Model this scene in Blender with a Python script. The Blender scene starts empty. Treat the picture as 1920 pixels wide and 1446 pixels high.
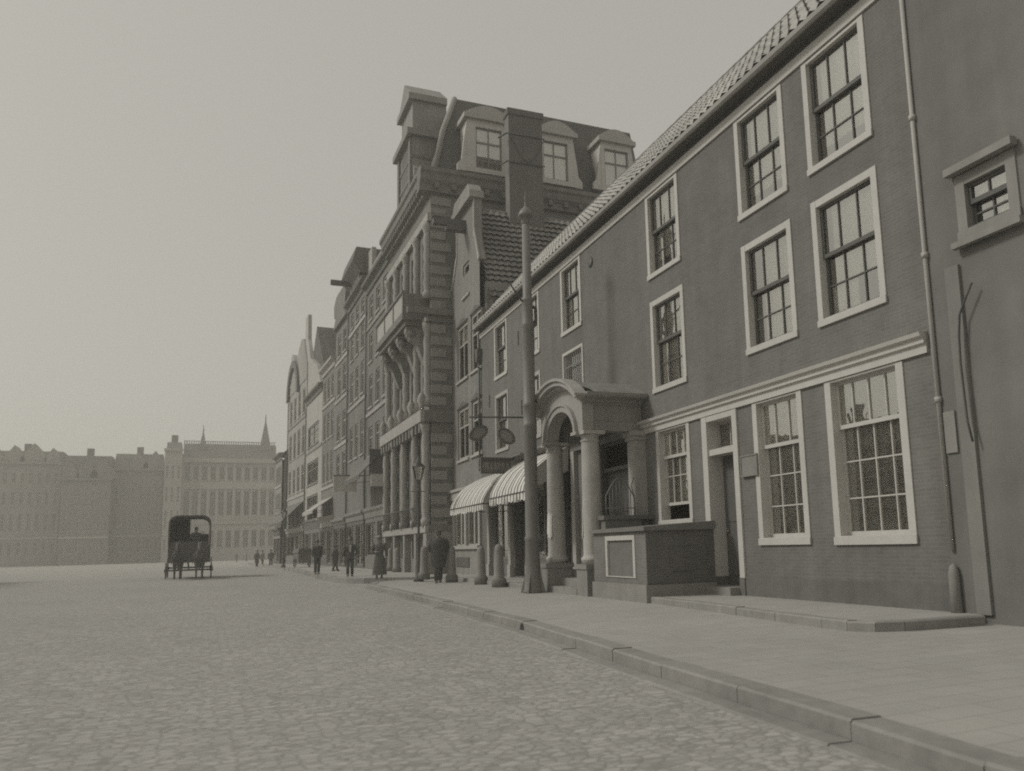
import bpy, bmesh, math, random
from mathutils import Matrix, Vector
random.seed(7)
R_ = math.radians
sc = bpy.context.scene
col = sc.collection

# ------------------------------------------------------------------ camera
F_PX, PPX, PPY, HC = 1543.42, 1080.0, 800.0, 1.35
CAMR = ((0.9131205282181568, -0.4066958465377145, -0.02844976898967991),
        (0.03211751659323428, 0.14132566451806983, -0.9894420254246377),
        (0.40642264463791594, 0.9025660889693883, 0.14210942603509644))
cd = bpy.data.cameras.new('camera')
cam = bpy.data.objects.new('camera', cd); col.objects.link(cam); sc.camera = cam
cd.sensor_width = 36; cd.lens = 36 * F_PX / 1920
cd.shift_x = -(PPX - 960) / 1920; cd.shift_y = (PPY - 723) / 1920
cd.clip_end = 2000; cd.clip_start = .05
m = Matrix.Identity(4)
for i in range(3):
    m[i][0] = CAMR[0][i]; m[i][1] = -CAMR[1][i]; m[i][2] = -CAMR[2][i]
m[2][3] = HC
cam.matrix_world = m
cd.dof.use_dof = True; cd.dof.focus_distance = 17; cd.dof.aperture_fstop = 1.5

# ------------------------------------------------------------------ world, sun, exposure
SUN_AZ, SUN_EL = R_(-66), R_(42)          # azimuth measured from +Y towards +X
w = bpy.data.worlds.new('World'); sc.world = w; w.use_nodes = True
nt = w.node_tree; nt.nodes.clear()
sky = nt.nodes.new('ShaderNodeTexSky'); sky.sky_type = 'NISHITA'; sky.sun_disc = False
sky.sun_elevation = SUN_EL; sky.sun_rotation = SUN_AZ; sky.dust_density = 4; sky.air_density = 1.5
bw = nt.nodes.new('ShaderNodeRGBToBW'); nt.links.new(sky.outputs[0], bw.inputs[0])
mx = nt.nodes.new('ShaderNodeMix'); mx.data_type = 'FLOAT'; mx.inputs[0].default_value = .72
mx.inputs[3].default_value = 4.85; nt.links.new(bw.outputs[0], mx.inputs[2])
tn = nt.nodes.new('ShaderNodeVectorMath'); tn.operation = 'SCALE'; tn.inputs[0].default_value = (1, .98, .885)
nt.links.new(mx.outputs[0], tn.inputs[3])
bg = nt.nodes.new('ShaderNodeBackground'); bg.inputs[1].default_value = .1
nt.links.new(tn.outputs[0], bg.inputs[0])
wo = nt.nodes.new('ShaderNodeOutputWorld'); nt.links.new(bg.outputs[0], wo.inputs[0])
sl = bpy.data.lights.new('sun', 'SUN'); sl.energy = 1.5; sl.angle = R_(10); sl.color = (1, .985, .93)
so = bpy.data.objects.new('sun', sl); col.objects.link(so)
sd = Vector((math.sin(SUN_AZ) * math.cos(SUN_EL), math.cos(SUN_AZ) * math.cos(SUN_EL), math.sin(SUN_EL)))
so.rotation_euler = sd.to_track_quat('Z', 'Y').to_euler()
sc.view_settings.view_transform = 'Standard'; sc.view_settings.look = 'None'
sc.view_settings.exposure = 0; sc.view_settings.gamma = 1
sc.render.engine = 'CYCLES'
sc.cycles.max_bounces = 5; sc.cycles.transparent_max_bounces = 12
sc.cycles.volume_bounces = 1
sc.cycles.filter_width = 1.9
sc.cycles.use_denoising = False
sc.cycles.use_adaptive_sampling = False

# ------------------------------------------------------------------ materials (faded warm-grey print tones)
def G(v): return (v, v * .965, v * .905, 1)
MC = {}
def mat(name, v, var=.12, scale=3.0, rough=.85, kind=None, bump=.0, v2=None, spec=.25, detail=6, p=(.22, .075)):
    if name in MC: return MC[name]
    M = bpy.data.materials.new(name); M.use_nodes = True; MC[name] = M
    t = M.node_tree; b = t.nodes['Principled BSDF']
    b.inputs['Roughness'].default_value = rough; b.inputs['Specular IOR Level'].default_value = spec
    co = t.nodes.new('ShaderNodeTexCoord')
    n1 = t.nodes.new('ShaderNodeTexNoise'); n1.inputs['Scale'].default_value = scale; n1.inputs['Detail'].default_value = detail
    n1.inputs['Roughness'].default_value = .65
    t.links.new(co.outputs['Object'], n1.inputs['Vector'])
    n2 = t.nodes.new('ShaderNodeTexNoise'); n2.inputs['Scale'].default_value = scale * .13; n2.inputs['Detail'].default_value = 3
    t.links.new(co.outputs['Object'], n2.inputs['Vector'])
    ad = t.nodes.new('ShaderNodeMath'); ad.operation = 'ADD'
    t.links.new(n1.outputs[0], ad.inputs[0]); t.links.new(n2.outputs[0], ad.inputs[1])
    mr = t.nodes.new('ShaderNodeMapRange'); mr.inputs[1].default_value = .55; mr.inputs[2].default_value = 1.45
    mr.inputs[3].default_value = 1 - var * 1.6; mr.inputs[4].default_value = 1 + var * 1.6
    t.links.new(ad.outputs[0], mr.inputs[0])
    base = None; h = n1.outputs[0]
    if kind in ('brick', 'stoneblock', 'tile', 'stripe', 'plank'):
        se = t.nodes.new('ShaderNodeSeparateXYZ'); t.links.new(co.outputs['Object'], se.inputs[0])
        a2 = t.nodes.new('ShaderNodeMath'); a2.operation = 'ADD'
        t.links.new(se.outputs[0], a2.inputs[0]); t.links.new(se.outputs[1], a2.inputs[1])
        cb = t.nodes.new('ShaderNodeCombineXYZ')
        t.links.new(a2.outputs[0], cb.inputs[0]); t.links.new(se.outputs[2], cb.inputs[1])
        if kind == 'stripe':
            wv = t.nodes.new('ShaderNodeMath'); wv.operation = 'PINGPONG'; wv.inputs[1].default_value = p[0]
            t.links.new(se.outputs[0], wv.inputs[0])
            gt = t.nodes.new('ShaderNodeMath'); gt.operation = 'GREATER_THAN'; gt.inputs[1].default_value = p[0] * .5
            t.links.new(wv.outputs[0], gt.inputs[0]); fac = gt.outputs[0]
            mm = t.nodes.new('ShaderNodeMix'); mm.data_type = 'RGBA'
            mm.inputs[6].default_value = G(v); mm.inputs[7].default_value = G(v2)
            t.links.new(fac, mm.inputs[0]); base = mm.outputs[2]
        else:
            br = t.nodes.new('ShaderNodeTexBrick'); br.inputs['Scale'].default_value = 1
            br.inputs['Brick Width'].default_value = p[0]; br.inputs['Row Height'].default_value = p[1]
            br.inputs['Mortar Size'].default_value = p[2] if len(p) > 2 else .008
            br.inputs['Mortar Smooth'].default_value = .3
            br.inputs['Color1'].default_value = G(v); br.inputs['Color2'].default_value = G(v * .88)
            br.inputs['Mortar'].default_value = G(v2 if v2 else v * 1.25)
            if kind == 'plank': br.offset = 0
            t.links.new(cb.outputs[0], br.inputs['Vector']); base = br.outputs[0]
            iv = t.nodes.new('ShaderNodeMath'); iv.operation = 'SUBTRACT'; iv.inputs[0].default_value = 1
            t.links.new(br.outputs['Fac'], iv.inputs[1])
            ad2 = t.nodes.new('ShaderNodeMath'); ad2.operation = 'MULTIPLY_ADD'; ad2.inputs[1].default_value = .6
            t.links.new(iv.outputs[0], ad2.inputs[0]); t.links.new(n1.outputs[0], ad2.inputs[2]); h = ad2.outputs[0]
    if kind == 'cobble':
        mp = t.nodes.new('ShaderNodeMapping'); mp.inputs['Scale'].default_value = (8.0, 12.8, 1)
        t.links.new(co.outputs['Object'], mp.inputs[0])
        vo = t.nodes.new('ShaderNodeTexVoronoi'); vo.inputs['Scale'].default_value = 1; vo.feature = 'DISTANCE_TO_EDGE'; vo.inputs['Randomness'].default_value = .75
        vc = t.nodes.new('ShaderNodeTexVoronoi'); vc.inputs['Scale'].default_value = 1; vc.inputs['Randomness'].default_value = .75
        t.links.new(mp.outputs[0], vo.inputs['Vector']); t.links.new(mp.outputs[0], vc.inputs['Vector'])
        cr = t.nodes.new('ShaderNodeMapRange'); cr.inputs[1].default_value = 0; cr.inputs[2].default_value = .16
        cr.inputs[3].default_value = .70; cr.inputs[4].default_value = 1.02
        t.links.new(vo.outputs['Distance'], cr.inputs[0])
        c2 = t.nodes.new('ShaderNodeSeparateColor'); t.links.new(vc.outputs['Color'], c2.inputs[0])
        cr2 = t.nodes.new('ShaderNodeMapRange'); cr2.inputs[3].default_value = .86; cr2.inputs[4].default_value = 1.1
        t.links.new(c2.outputs[0], cr2.inputs[0])
        mu = t.nodes.new('ShaderNodeMath'); mu.operation = 'MULTIPLY'; t.links.new(cr.outputs[0], mu.inputs[0]); t.links.new(cr2.outputs[0], mu.inputs[1])
        vm = t.nodes.new('ShaderNodeVectorMath'); vm.operation = 'SCALE'; vm.inputs[0].default_value = G(v)[:3]
        t.links.new(mu.outputs[0], vm.inputs[3]); base = vm.outputs[0]
        hm = t.nodes.new('ShaderNodeMath'); hm.operation = 'MINIMUM'; hm.inputs[1].default_value = .2
        t.links.new(vo.outputs['Distance'], hm.inputs[0]); h = hm.outputs[0]
    if kind == 'flag':
        br = t.nodes.new('ShaderNodeTexBrick'); br.inputs['Scale'].default_value = 1
        br.inputs['Brick Width'].default_value = p[0]; br.inputs['Row Height'].default_value = p[1]; br.inputs['Mortar Size'].default_value = .006
        br.inputs['Color1'].default_value = G(v); br.inputs['Color2'].default_value = G(v * .93); br.inputs['Mortar'].default_value = G(v * .72)
        t.links.new(co.outputs['Object'], br.inputs['Vector']); base = br.outputs[0]
    sc_ = t.nodes.new('ShaderNodeVectorMath'); sc_.operation = 'SCALE'
    if base is None: sc_.inputs[0].default_value = G(v)[:3]
    else: t.links.new(base, sc_.inputs[0])
    t.links.new(mr.outputs[0], sc_.inputs[3]); t.links.new(sc_.outputs[0], b.inputs['Base Color'])
    if kind == 'brick' or 'plaster' in name or 'stone' in name:
        mp3 = t.nodes.new('ShaderNodeMapping'); mp3.inputs['Scale'].default_value = (2.3, 2.3, .16); t.links.new(co.outputs['Object'], mp3.inputs[0])
        n3 = t.nodes.new('ShaderNodeTexNoise'); n3.inputs['Scale'].default_value = 1.0; n3.inputs['Detail'].default_value = 5; t.links.new(mp3.outputs[0], n3.inputs['Vector'])
        m3 = t.nodes.new('ShaderNodeMapRange'); m3.inputs[1].default_value = .35; m3.inputs[2].default_value = .65; m3.inputs[3].default_value = .92; m3.inputs[4].default_value = 1.06; t.links.new(n3.outputs[0], m3.inputs[0])
        x3 = t.nodes.new('ShaderNodeMath'); x3.operation = 'MULTIPLY'; t.links.new(mr.outputs[0], x3.inputs[0]); t.links.new(m3.outputs[0], x3.inputs[1]); t.links.new(x3.outputs[0], sc_.inputs[3])
    if bump:
        bn = t.nodes.new('ShaderNodeBump'); bn.inputs['Strength'].default_value = min(1, bump); bn.inputs['Distance'].default_value = .02
        t.links.new(h, bn.inputs['Height']); t.links.new(bn.outputs[0], b.inputs['Normal'])
    return M
def glass_mat(refl=.36, nm='window_glass'):
    M = bpy.data.materials.new(nm); M.use_nodes = True; t = M.node_tree; t.nodes.clear()
    tr = t.nodes.new('ShaderNodeBsdfTransparent'); tr.inputs[0].default_value = (.94, .94, .92, 1)
    gl = t.nodes.new('ShaderNodeBsdfGlossy'); gl.inputs[0].default_value = (.95, .94, .9, 1); gl.inputs['Roughness'].default_value = .008
    co = t.nodes.new('ShaderNodeTexCoord'); no = t.nodes.new('ShaderNodeTexNoise'); no.inputs['Scale'].default_value = 2.2
    t.links.new(co.outputs['Object'], no.inputs['Vector'])
    bn = t.nodes.new('ShaderNodeBump'); bn.inputs['Strength'].default_value = .04; bn.inputs['Distance'].default_value = .05
    t.links.new(no.outputs[0], bn.inputs['Height']); t.links.new(bn.outputs[0], gl.inputs['Normal'])
    fr = t.nodes.new('ShaderNodeFresnel'); fr.inputs[0].default_value = 1.5
    ad = t.nodes.new('ShaderNodeMath'); ad.operation = 'ADD'; ad.inputs[1].default_value = refl; t.links.new(fr.outputs[0], ad.inputs[0])
    mi = t.nodes.new('ShaderNodeMixShader'); o = t.nodes.new('ShaderNodeOutputMaterial')
    t.links.new(ad.outputs[0], mi.inputs[0]); t.links.new(tr.outputs[0], mi.inputs[1]); t.links.new(gl.outputs[0], mi.inputs[2]); t.links.new(mi.outputs[0], o.inputs[0])
    return M
GLASS = glass_mat(); GLASS2 = glass_mat(.03, 'weak_mirror_glass')  # second glass mirrors less, so small panes stay dark under the sky
BRICK = mat('old_dark_brick', .172, .15, 1.1, kind='brick', bump=.15, v2=.188, p=(.21, .062, .007))
BRICK2 = mat('worn_brick', .20, .16, 1.2, kind='brick', bump=.15, v2=.215, p=(.21, .062, .007))
BRICK3 = mat('sooty_brick', .145, .14, 1.5, kind='brick', bump=.15, v2=.16, p=(.21, .062, .007))
WHITE = mat('white_paint', .52, .07, 5, rough=.6)
CREAM = mat('weathered_white_paint', .40, .10, 4, rough=.65)
STONE = mat('pale_stone', .36, .13, 2.5, bump=.3)
STONE2 = mat('grey_stone', .27, .13, 2.5, bump=.3)
STONE3 = mat('sooty_stone', .20, .15, 2.2, bump=.3)
DSTONE = mat('dark_bluestone', .15, .15, 5, bump=.2)
SLATE = mat('roof_slate', .14, .12, 3, kind='brick', p=(.3, .22, .012), v2=.09, bump=.3)
TILE = mat('pantile', .215, .16, 3, kind='brick', p=(.24, .32, .03), v2=.12, bump=.6)
DARKP = mat('dark_paint', .12, .12, 5, rough=.5)
MIDP = mat('grey_paint', .22, .12, 5, rough=.6)
ROOM = mat('dim_room', .16, .2, 1.2)
CURT = mat('white_curtain', .82, .08, 2.2)
CURT2 = mat('grey_blind', .40, .08, 1.2)
IRON = mat('painted_iron', .20, .12, 6, rough=.5)
DIRON = mat('dark_iron', .10, .12, 6, rough=.5)
PLAST = mat('sooty_plaster', .18, .22, .8, bump=.2)
ROAD = mat('cobbled_road', .37, .07, 1.1, kind='cobble', bump=.85, rough=.85)
PAVE = mat('pavement_flags', .375, .09, 1.6, kind='flag', p=(.6, .3), bump=.15)
KERB = mat('kerb_stone', .30, .12, 4, kind='plank', p=(1.25, 5, .012), v2=.12, bump=.2)

# ------------------------------------------------------------------ helpers
def ray(x, y):
    c = ((x - PPX) / F_PX, (y - PPY) / F_PX, 1.0)
    return Vector([sum(CAMR[k][i] * c[k] for k in range(3)) for i in range(3)])
def gz(x, y, z):
    d = ray(x, y); t = (z - HC) / d.z; return Vector((d.x * t, d.y * t, z))
class Frame:
    """facade frame: origin at the far (picture-left) end of the wall; x along the wall, y into the wall, z up"""
    def __init__(s, O, d, z=0):
        s.O = Vector((O[0], O[1], z)); d = Vector((d[0], d[1], 0)).normalized(); s.d = d
        s.n = Vector((-d.y, d.x, 0))
        s.M = Matrix(((d.x, s.n.x, 0, s.O.x), (d.y, s.n.y, 0, s.O.y), (0, 0, 1, z), (0, 0, 0, 1)))
        s.I = s.M.inverted()
    def px(s, x, y, off=0):
        d = ray(x, y); C = Vector((0, 0, HC)); P = s.O + s.n * off
        t = (P - C).dot(s.n) / d.dot(s.n); q = s.I @ (C + d * t); return q.x, q.z
    def empty(s, name):
        e = bpy.data.objects.new(name, None); e.empty_display_size = .3; col.objects.link(e); e.matrix_world = s.M; return e
class MB:
    def __init__(s): s.v = []; s.f = []; s.s = []; s.g = []
    def add(s, vs, fs, smooth=False):
        s.g.append((len(s.v), len(s.f))); o = len(s.v); s.v += [Vector(q) for q in vs]; s.f += [tuple(i + o for i in f) for f in fs]; s.s += [smooth] * len(fs); return s
    def box(s, x0, x1, y0, y1, z0, z1):
        return s.add([(x0, y0, z0), (x1, y0, z0), (x1, y1, z0), (x0, y1, z0), (x0, y0, z1), (x1, y0, z1), (x1, y1, z1), (x0, y1, z1)],
                     [(0, 3, 2, 1), (4, 5, 6, 7), (0, 1, 5, 4), (1, 2, 6, 5), (2, 3, 7, 6), (3, 0, 4, 7)])
    def prism(s, poly, a, b, axis='y'):
        """polygon given in the plane across the axis, extruded from a to b"""
        n = len(poly)
        def P(p, t): return (p[0], t, p[1]) if axis == 'y' else ((t, p[0], p[1]) if axis == 'x' else (p[0], p[1], t))
        vs = [P(p, a) for p in poly] + [P(p, b) for p in poly]
        return s.add(vs, [tuple(range(n)), tuple(range(2 * n - 1, n - 1, -1))] + [(i, (i + 1) % n, (i + 1) % n + n, i + n) for i in range(n)])
    def strip(s, A, B, a, b, axis='y'):
        """solid between polylines A and B (same count), extruded a..b"""
        n = len(A)
        for i in range(n - 1): s.prism([A[i], A[i + 1], B[i + 1], B[i]], a, b, axis)
        return s
    def lathe(s, prof, c=(0, 0, 0), n=16, sx=1, sy=1, cap=True):
        vs = []; fs = []
        for r, z in prof:
            for k in range(n):
                a = 2 * math.pi * k / n; vs.append((c[0] + r * math.cos(a) * sx, c[1] + r * math.sin(a) * sy, c[2] + z))
        for j in range(len(prof) - 1):
            for k in range(n):
                fs.append((j * n + k, j * n + (k + 1) % n, (j + 1) * n + (k + 1) % n, (j + 1) * n + k))
        if cap: fs += [tuple(range(n - 1, -1, -1)), tuple((len(prof) - 1) * n + k for k in range(n))]
        return s.add(vs, fs, True)
    def tube(s, pts, r, n=8):
        pts = [Vector(p) for p in pts]; rs = r if isinstance(r, (list, tuple)) else [r] * len(pts); vs = []; fs = []
        for i, p in enumerate(pts):
            d = (pts[min(i + 1, len(pts) - 1)] - pts[max(i - 1, 0)]).normalized()
            u = d.orthogonal().normalized() if i == 0 else (u - d * u.dot(d)).normalized()
            w_ = d.cross(u)
            for k in range(n):
                a = 2 * math.pi * k / n; vs.append(p + (u * math.cos(a) + w_ * math.sin(a)) * rs[i])
        for j in range(len(pts) - 1):
            for k in range(n): fs.append((j * n + k, j * n + (k + 1) % n, (j + 1) * n + (k + 1) % n, (j + 1) * n + k))
        fs += [tuple(range(n - 1, -1, -1)), tuple((len(pts) - 1) * n + k for k in range(n))]
        return s.add(vs, fs, True)
    def each(s, name, m_, parent=None, frame=None, to=None):
        for (v0, f0), (v1, f1) in zip(s.g, s.g[1:] + [(len(s.v), len(s.f))]):
            q = MB(); q.v = s.v[v0:v1]; q.f = [tuple(i - v0 for i in f) for f in s.f[f0:f1]]; q.s = s.s[f0:f1]; q.build(name, m_, parent, frame, to)
    def xf(s, M):
        s.v = [M @ q for q in s.v]; return s
    def wall(s, u0, u1, z0, z1, holes=(), rev=.22, y=0):
        us = sorted({u0, u1} | {h[0] for h in holes} | {h[1] for h in holes}); zs = sorted({z0, z1} | {h[2] for h in holes} | {h[3] for h in holes})
        us = [q for q in us if u0 - 1e-6 <= q <= u1 + 1e-6]; zs = [q for q in zs if z0 - 1e-6 <= q <= z1 + 1e-6]
        for a, b in zip(us, us[1:]):
            for c, d in zip(zs, zs[1:]):
                mu, mz = (a + b) / 2, (c + d) / 2
                if any(h[0] < mu < h[1] and h[2] < mz < h[3] for h in holes): continue
                s.add([(a, y, c), (b, y, c), (b, y, d), (a, y, d)], [(0, 1, 2, 3)])
        for a, b, c, d in holes:
            r = y + rev
            s.add([(a, y, c), (b, y, c), (b, y, d), (a, y, d), (a, r, c), (b, r, c), (b, r, d), (a, r, d)], [(0, 4, 5, 1), (1, 5, 6, 2), (2, 6, 7, 3), (3, 7, 4, 0)])
        return s
    def room(s, holes, r0, r1, g=.25):
        for a, b, c, d in holes:
            a2, b2, c2, d2 = a - g, b + g, c - g, d + g
            s.add([(a, r0, c), (b, r0, c), (b, r0, d), (a, r0, d), (a2, r0 + .01, c2), (b2, r0 + .01, c2), (b2, r0 + .01, d2), (a2, r0 + .01, d2), (a2, r1, c2), (b2, r1, c2), (b2, r1, d2), (a2, r1, d2)],
                  [(0, 1, 5, 4), (1, 2, 6, 5), (2, 3, 7, 6), (3, 0, 4, 7), (4, 5, 9, 8), (5, 6, 10, 9), (6, 7, 11, 10), (7, 4, 8, 11), (8, 9, 10, 11)])
        return s
    def build(s, name, m_, parent=None, frame=None, to=None):
        if frame is not None and to is not None: s.xf(to.I @ frame.M)
        me = bpy.data.meshes.new(name); me.from_pydata([tuple(q) for q in s.v], [], s.f); me.update()
        me.polygons.foreach_set('use_smooth', s.s)
        me.materials.append(m_); o = bpy.data.objects.new(name, me); col.objects.link(o)
        if parent is not None: o.parent = parent
        return o
def tag(o, label=None, cat=None, group=None, kind=None):
    if label: o['label'] = label
    if cat: o['category'] = cat
    if group: o['group'] = group
    if kind: o['kind'] = kind
    return o
def place(name, x, y, z=0, rz=0):
    e = bpy.data.objects.new(name, None); e.empty_display_size = .2; col.objects.link(e); e.location = (x, y, z); e.rotation_euler = (0, 0, rz); return e
def frame_ring(mb, a, b, c, d, w, y0, y1, bottom=None):
    wb = w if bottom is None else bottom
    mb.box(a, a + w, y0, y1, c, d); mb.box(b - w, b, y0, y1, c, d)
    mb.box(a + w, b - w, y0, y1, d - w, d)
    if wb: mb.box(a + w, b - w, y0, y1, c, c + wb)
    return mb
def sash_window(root, a, b, c, d, cols=3, split=.42, rows=2, light=True, casing=.13, rev=.2, curtain='full', toprow=1, raised=0, topc=None, sillh=None, sashm=None, casem=None, F=None):
    """opening a..b, c..d includes the painted casing"""
    casem = casem or WHITE; sashm = sashm or (WHITE if light else DARKP)
    tc = casing if topc is None else topc
    mb = MB(); mb.box(a, a + casing, -.025, rev, c, d); mb.box(b - casing, b, -.025, rev, c, d); mb.box(a + casing, b - casing, -.02, rev, d - tc, d); mb.box(a + casing, b - casing, -.025, rev, c, c + (sillh or casing))
    win = mb.build('window', casem, root)
    s_ = MB(); s_.box(a - .01, b + .01, -.045, -.026, c, c + (sillh or casing) * .9); s_.build('sill', casem, win)
    ia, ib, ic, id_ = a + casing, b - casing, c + (sillh or casing), d - tc
    zs = id_ - (id_ - ic) * split
    fr = .05
    lo = ic + raised
    sh = MB(); y0, y1 = rev - .13, rev - .08
    frame_ring(sh, ia, ib, zs - .03, id_, fr, y0, y1, bottom=.07)
    for k in range(1, cols): sh.box(ia + (ib - ia) * k / cols - .012, ia + (ib - ia) * k / cols + .012, y0 + .005, y1 - .01, zs + .03, id_ - fr)
    for k in range(1, toprow): sh.box(ia + fr, ib - fr, y0 + .007, y1 - .012, zs + (id_ - zs) * k / toprow - .012, zs + (id_ - zs) * k / toprow + .012)
    sh.build('sash', sashm, win)
    sh = MB(); y2, y3 = y1 + .006, y1 + .056; lt = zs + .03 + raised * .6
    frame_ring(sh, ia, ib, lo, lt, fr, y2, y3, bottom=.07)
    for k in range(1, cols): sh.box(ia + (ib - ia) * k / cols - .012, ia + (ib - ia) * k / cols + .012, y2 + .005, y3 - .01, lo + .07, lt - fr)
    for k in range(1, rows): sh.box(ia + fr, ib - fr, y2 + .007, y3 - .012, lo + (lt - lo) * k / rows - .012, lo + (lt - lo) * k / rows + .012)
    sh.build('sash', sashm, win)
    MB().add([(ia, y1 - .02, zs), (ib, y1 - .02, zs), (ib, y1 - .02, id_), (ia, y1 - .02, id_)], [(0, 1, 2, 3)]).build('pane', GLASS, win)
    MB().add([(ia, y3 - .02, lo), (ib, y3 - .02, lo), (ib, y3 - .02, lt), (ia, y3 - .02, lt)], [(0, 1, 2, 3)]).build('pane', GLASS, win)
    yc = y3 + .03
    def cloth(z0, z1, u0=ia - .1, u1=ib + .1, m_=CURT, amp=.012, wl=.11, yc=yc):
        n = max(4, int((u1 - u0) / .03)); vs = []
        for i in range(n + 1):
            u = u0 + (u1 - u0) * i / n; yy = yc + amp * math.sin(u * 2 * math.pi / wl) + .01 * math.sin(u * 9)
            vs += [(u, yy, z0), (u, yy, z1)]
        MB().add(vs, [(2 * i, 2 * i + 2, 2 * i + 3, 2 * i + 1) for i in range(n)], True).build('curtain', m_, win)
    W_ = ib - ia
    if curtain == 'full': cloth(ic, id_ + .1)
    elif curtain == 'most': cloth(ic, id_ + .1, ia + W_ * .2, ib + .1)
    elif curtain == 'gap': cloth(ic + (id_ - ic) * .3, id_ + .1, ia + W_ * .12, ib + .1); cloth(ic, ic + (id_ - ic) * .29, ia + W_ * .05, ia + W_ * .5); cloth(ic, ic + (id_ - ic) * .29, ia + W_ * .93, ib + .1)
    elif curtain == 'low': cloth(ic + (id_ - ic) * .17, id_ + .1, ia + W_ * .1)
    elif curtain == 'top': cloth(zs - .05, id_ + .1, amp=.002)
    elif curtain == 'blindtop': cloth(zs - .05, id_ + .1, m_=CURT2, amp=.001)
    elif curtain == 'raised': cloth(zs + .04, id_, ia + .03, ib - .03, amp=.004, yc=y1 + .014); cloth(lo + .1, zs - .06, ia + W_ * .25, ib + .1)
    elif curtain == 'screen': cloth(zs + .04, id_, ia + .03, ib - .03, amp=.002, yc=y1 + .012); cloth(ic + (zs - ic) * .0, zs - .06, m_=mat('pane_lift_grey', .50, .16, 1.0), amp=.003, wl=.3)  # grey lower sheet is added to lift the dark panes' tone
    elif curtain == 'dimtop': cloth(zs + .04, id_, ia + .03, ib - .03, m_=mat('pale_blind', .62, .1, 1.2), amp=.001, yc=y1 + .012); cloth(ic, zs - .06, m_=mat('pane_lift_grey', .50, .16, 1.0), amp=.003, wl=.3)  # same added grey sheet brightens the lower panes
    elif curtain == 'dimtop_': cloth(zs - .05, id_ + .1, m_=mat('dim_blind', .27, .1, 1.5), amp=.001)
    elif curtain == 'blind': cloth(ic, id_ + .1, m_=CURT2, amp=.002)
    elif curtain == 'half': cloth(zs - .05, id_ + .1); cloth(ic, zs, ia + W_ * .45, ib + .1)
    return win
def small_window(root, a, b, c, d, fm=None, gm=None, cross=True, fw=.1, y=.06, sill=True, blind=0):
    fm = fm or CREAM
    mb = MB(); frame_ring(mb, a, b, c, d, fw, y, y + .1)
    if cross:
        um = (a + b) / 2; zt = d - (d - c) * .36
        mb.box(um - .035, um + .035, y + .01, y + .08, c + fw, d - fw); mb.box(a + fw, um - .035, y + .012, y + .078, zt - .035, zt + .035); mb.box(um + .035, b - fw, y + .012, y + .078, zt - .035, zt + .035)
    if sill: mb.box(a - .08, b + .08, -.08, y - .002, c - .1, c)
    wn = mb.build('window', fm, root)
    MB().add([(a, y + .05, c), (b, y + .05, c), (b, y + .05, d), (a, y + .05, d)], [(0, 1, 2, 3)]).build('pane', GLASS2, wn)
    if blind: MB().box(a, b, y + .14, y + .16, d - (d - c) * blind, d).build('blind', CURT, wn)
    return wn

# ------------------------------------------------------------------ ground
def slab(name, pts, z0, z1, m_, kind='structure'):
    mb = MB(); mb.prism([(p[0], p[1]) for p in pts], z0, z1, 'z'); o = mb.build(name, m_); tag(o, kind=kind); return o
gm = MB(); N = 60
xs = [-400, -120, -40] + [-20 + i * .5 for i in range(0, 61)] + [40, 120, 400]; ys = [-60, -20, -5] + [i * 1.0 for i in range(0, 61)] + [80, 110, 150, 220, 400, 700]
def road_z(x, y):
    if x > 20 or x < -20 or y > 60 or y < 0: return 0
    return .012 * math.sin(x * 1.9 + y * .6) * math.sin(y * .9 + x * .3) - .01
gm.add([(x, y, road_z(x, y)) for y in ys for x in xs], [(j * len(xs) + i, j * len(xs) + i + 1, (j + 1) * len(xs) + i + 1, (j + 1) * len(xs) + i) for j in range(len(ys) - 1) for i in range(len(xs) - 1)], True)
tag(gm.build('cobbled_road', ROAD), kind='structure')
KP = [(3.55, 1.0), (3.98, 4.5), (4.22, 7.46), (4.5, 10.2), (4.75, 12.9), (5.05, 19), (5.3, 25), (5.42, 30.4), (5.62, 31.6), (6.05, 33.2), (6.6, 34.2)]
slab('pavement', [(p[0] + .26, p[1] - .0) for p in KP] + [(7.4, 34.7), (11, 34.7), (11, 1.0)], -.05, .13, PAVE)
KP2 = [(5.2, 120), (5.55, 100), (5.96, 84), (5.7, 60), (5.33, 44), (5.33, 38.6), (5.6, 36.6), (6.1, 35.5), (6.9, 34.9), (8.0, 33.9), (8.25, 32.5)]
slab('pavement_beyond', [(7.4, 34.7), (6.6, 34.2)][:0] + [(8.5, 33.9), (8.2, 34.2), (7.1, 35.15), (6.3, 35.75), (5.83, 36.75), (5.58, 38.6), (5.58, 44), (5.95, 60), (6.2, 84), (5.8, 100), (5.45, 120), (14, 120), (14, 33.9)], -.05, .22, PAVE)
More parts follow.
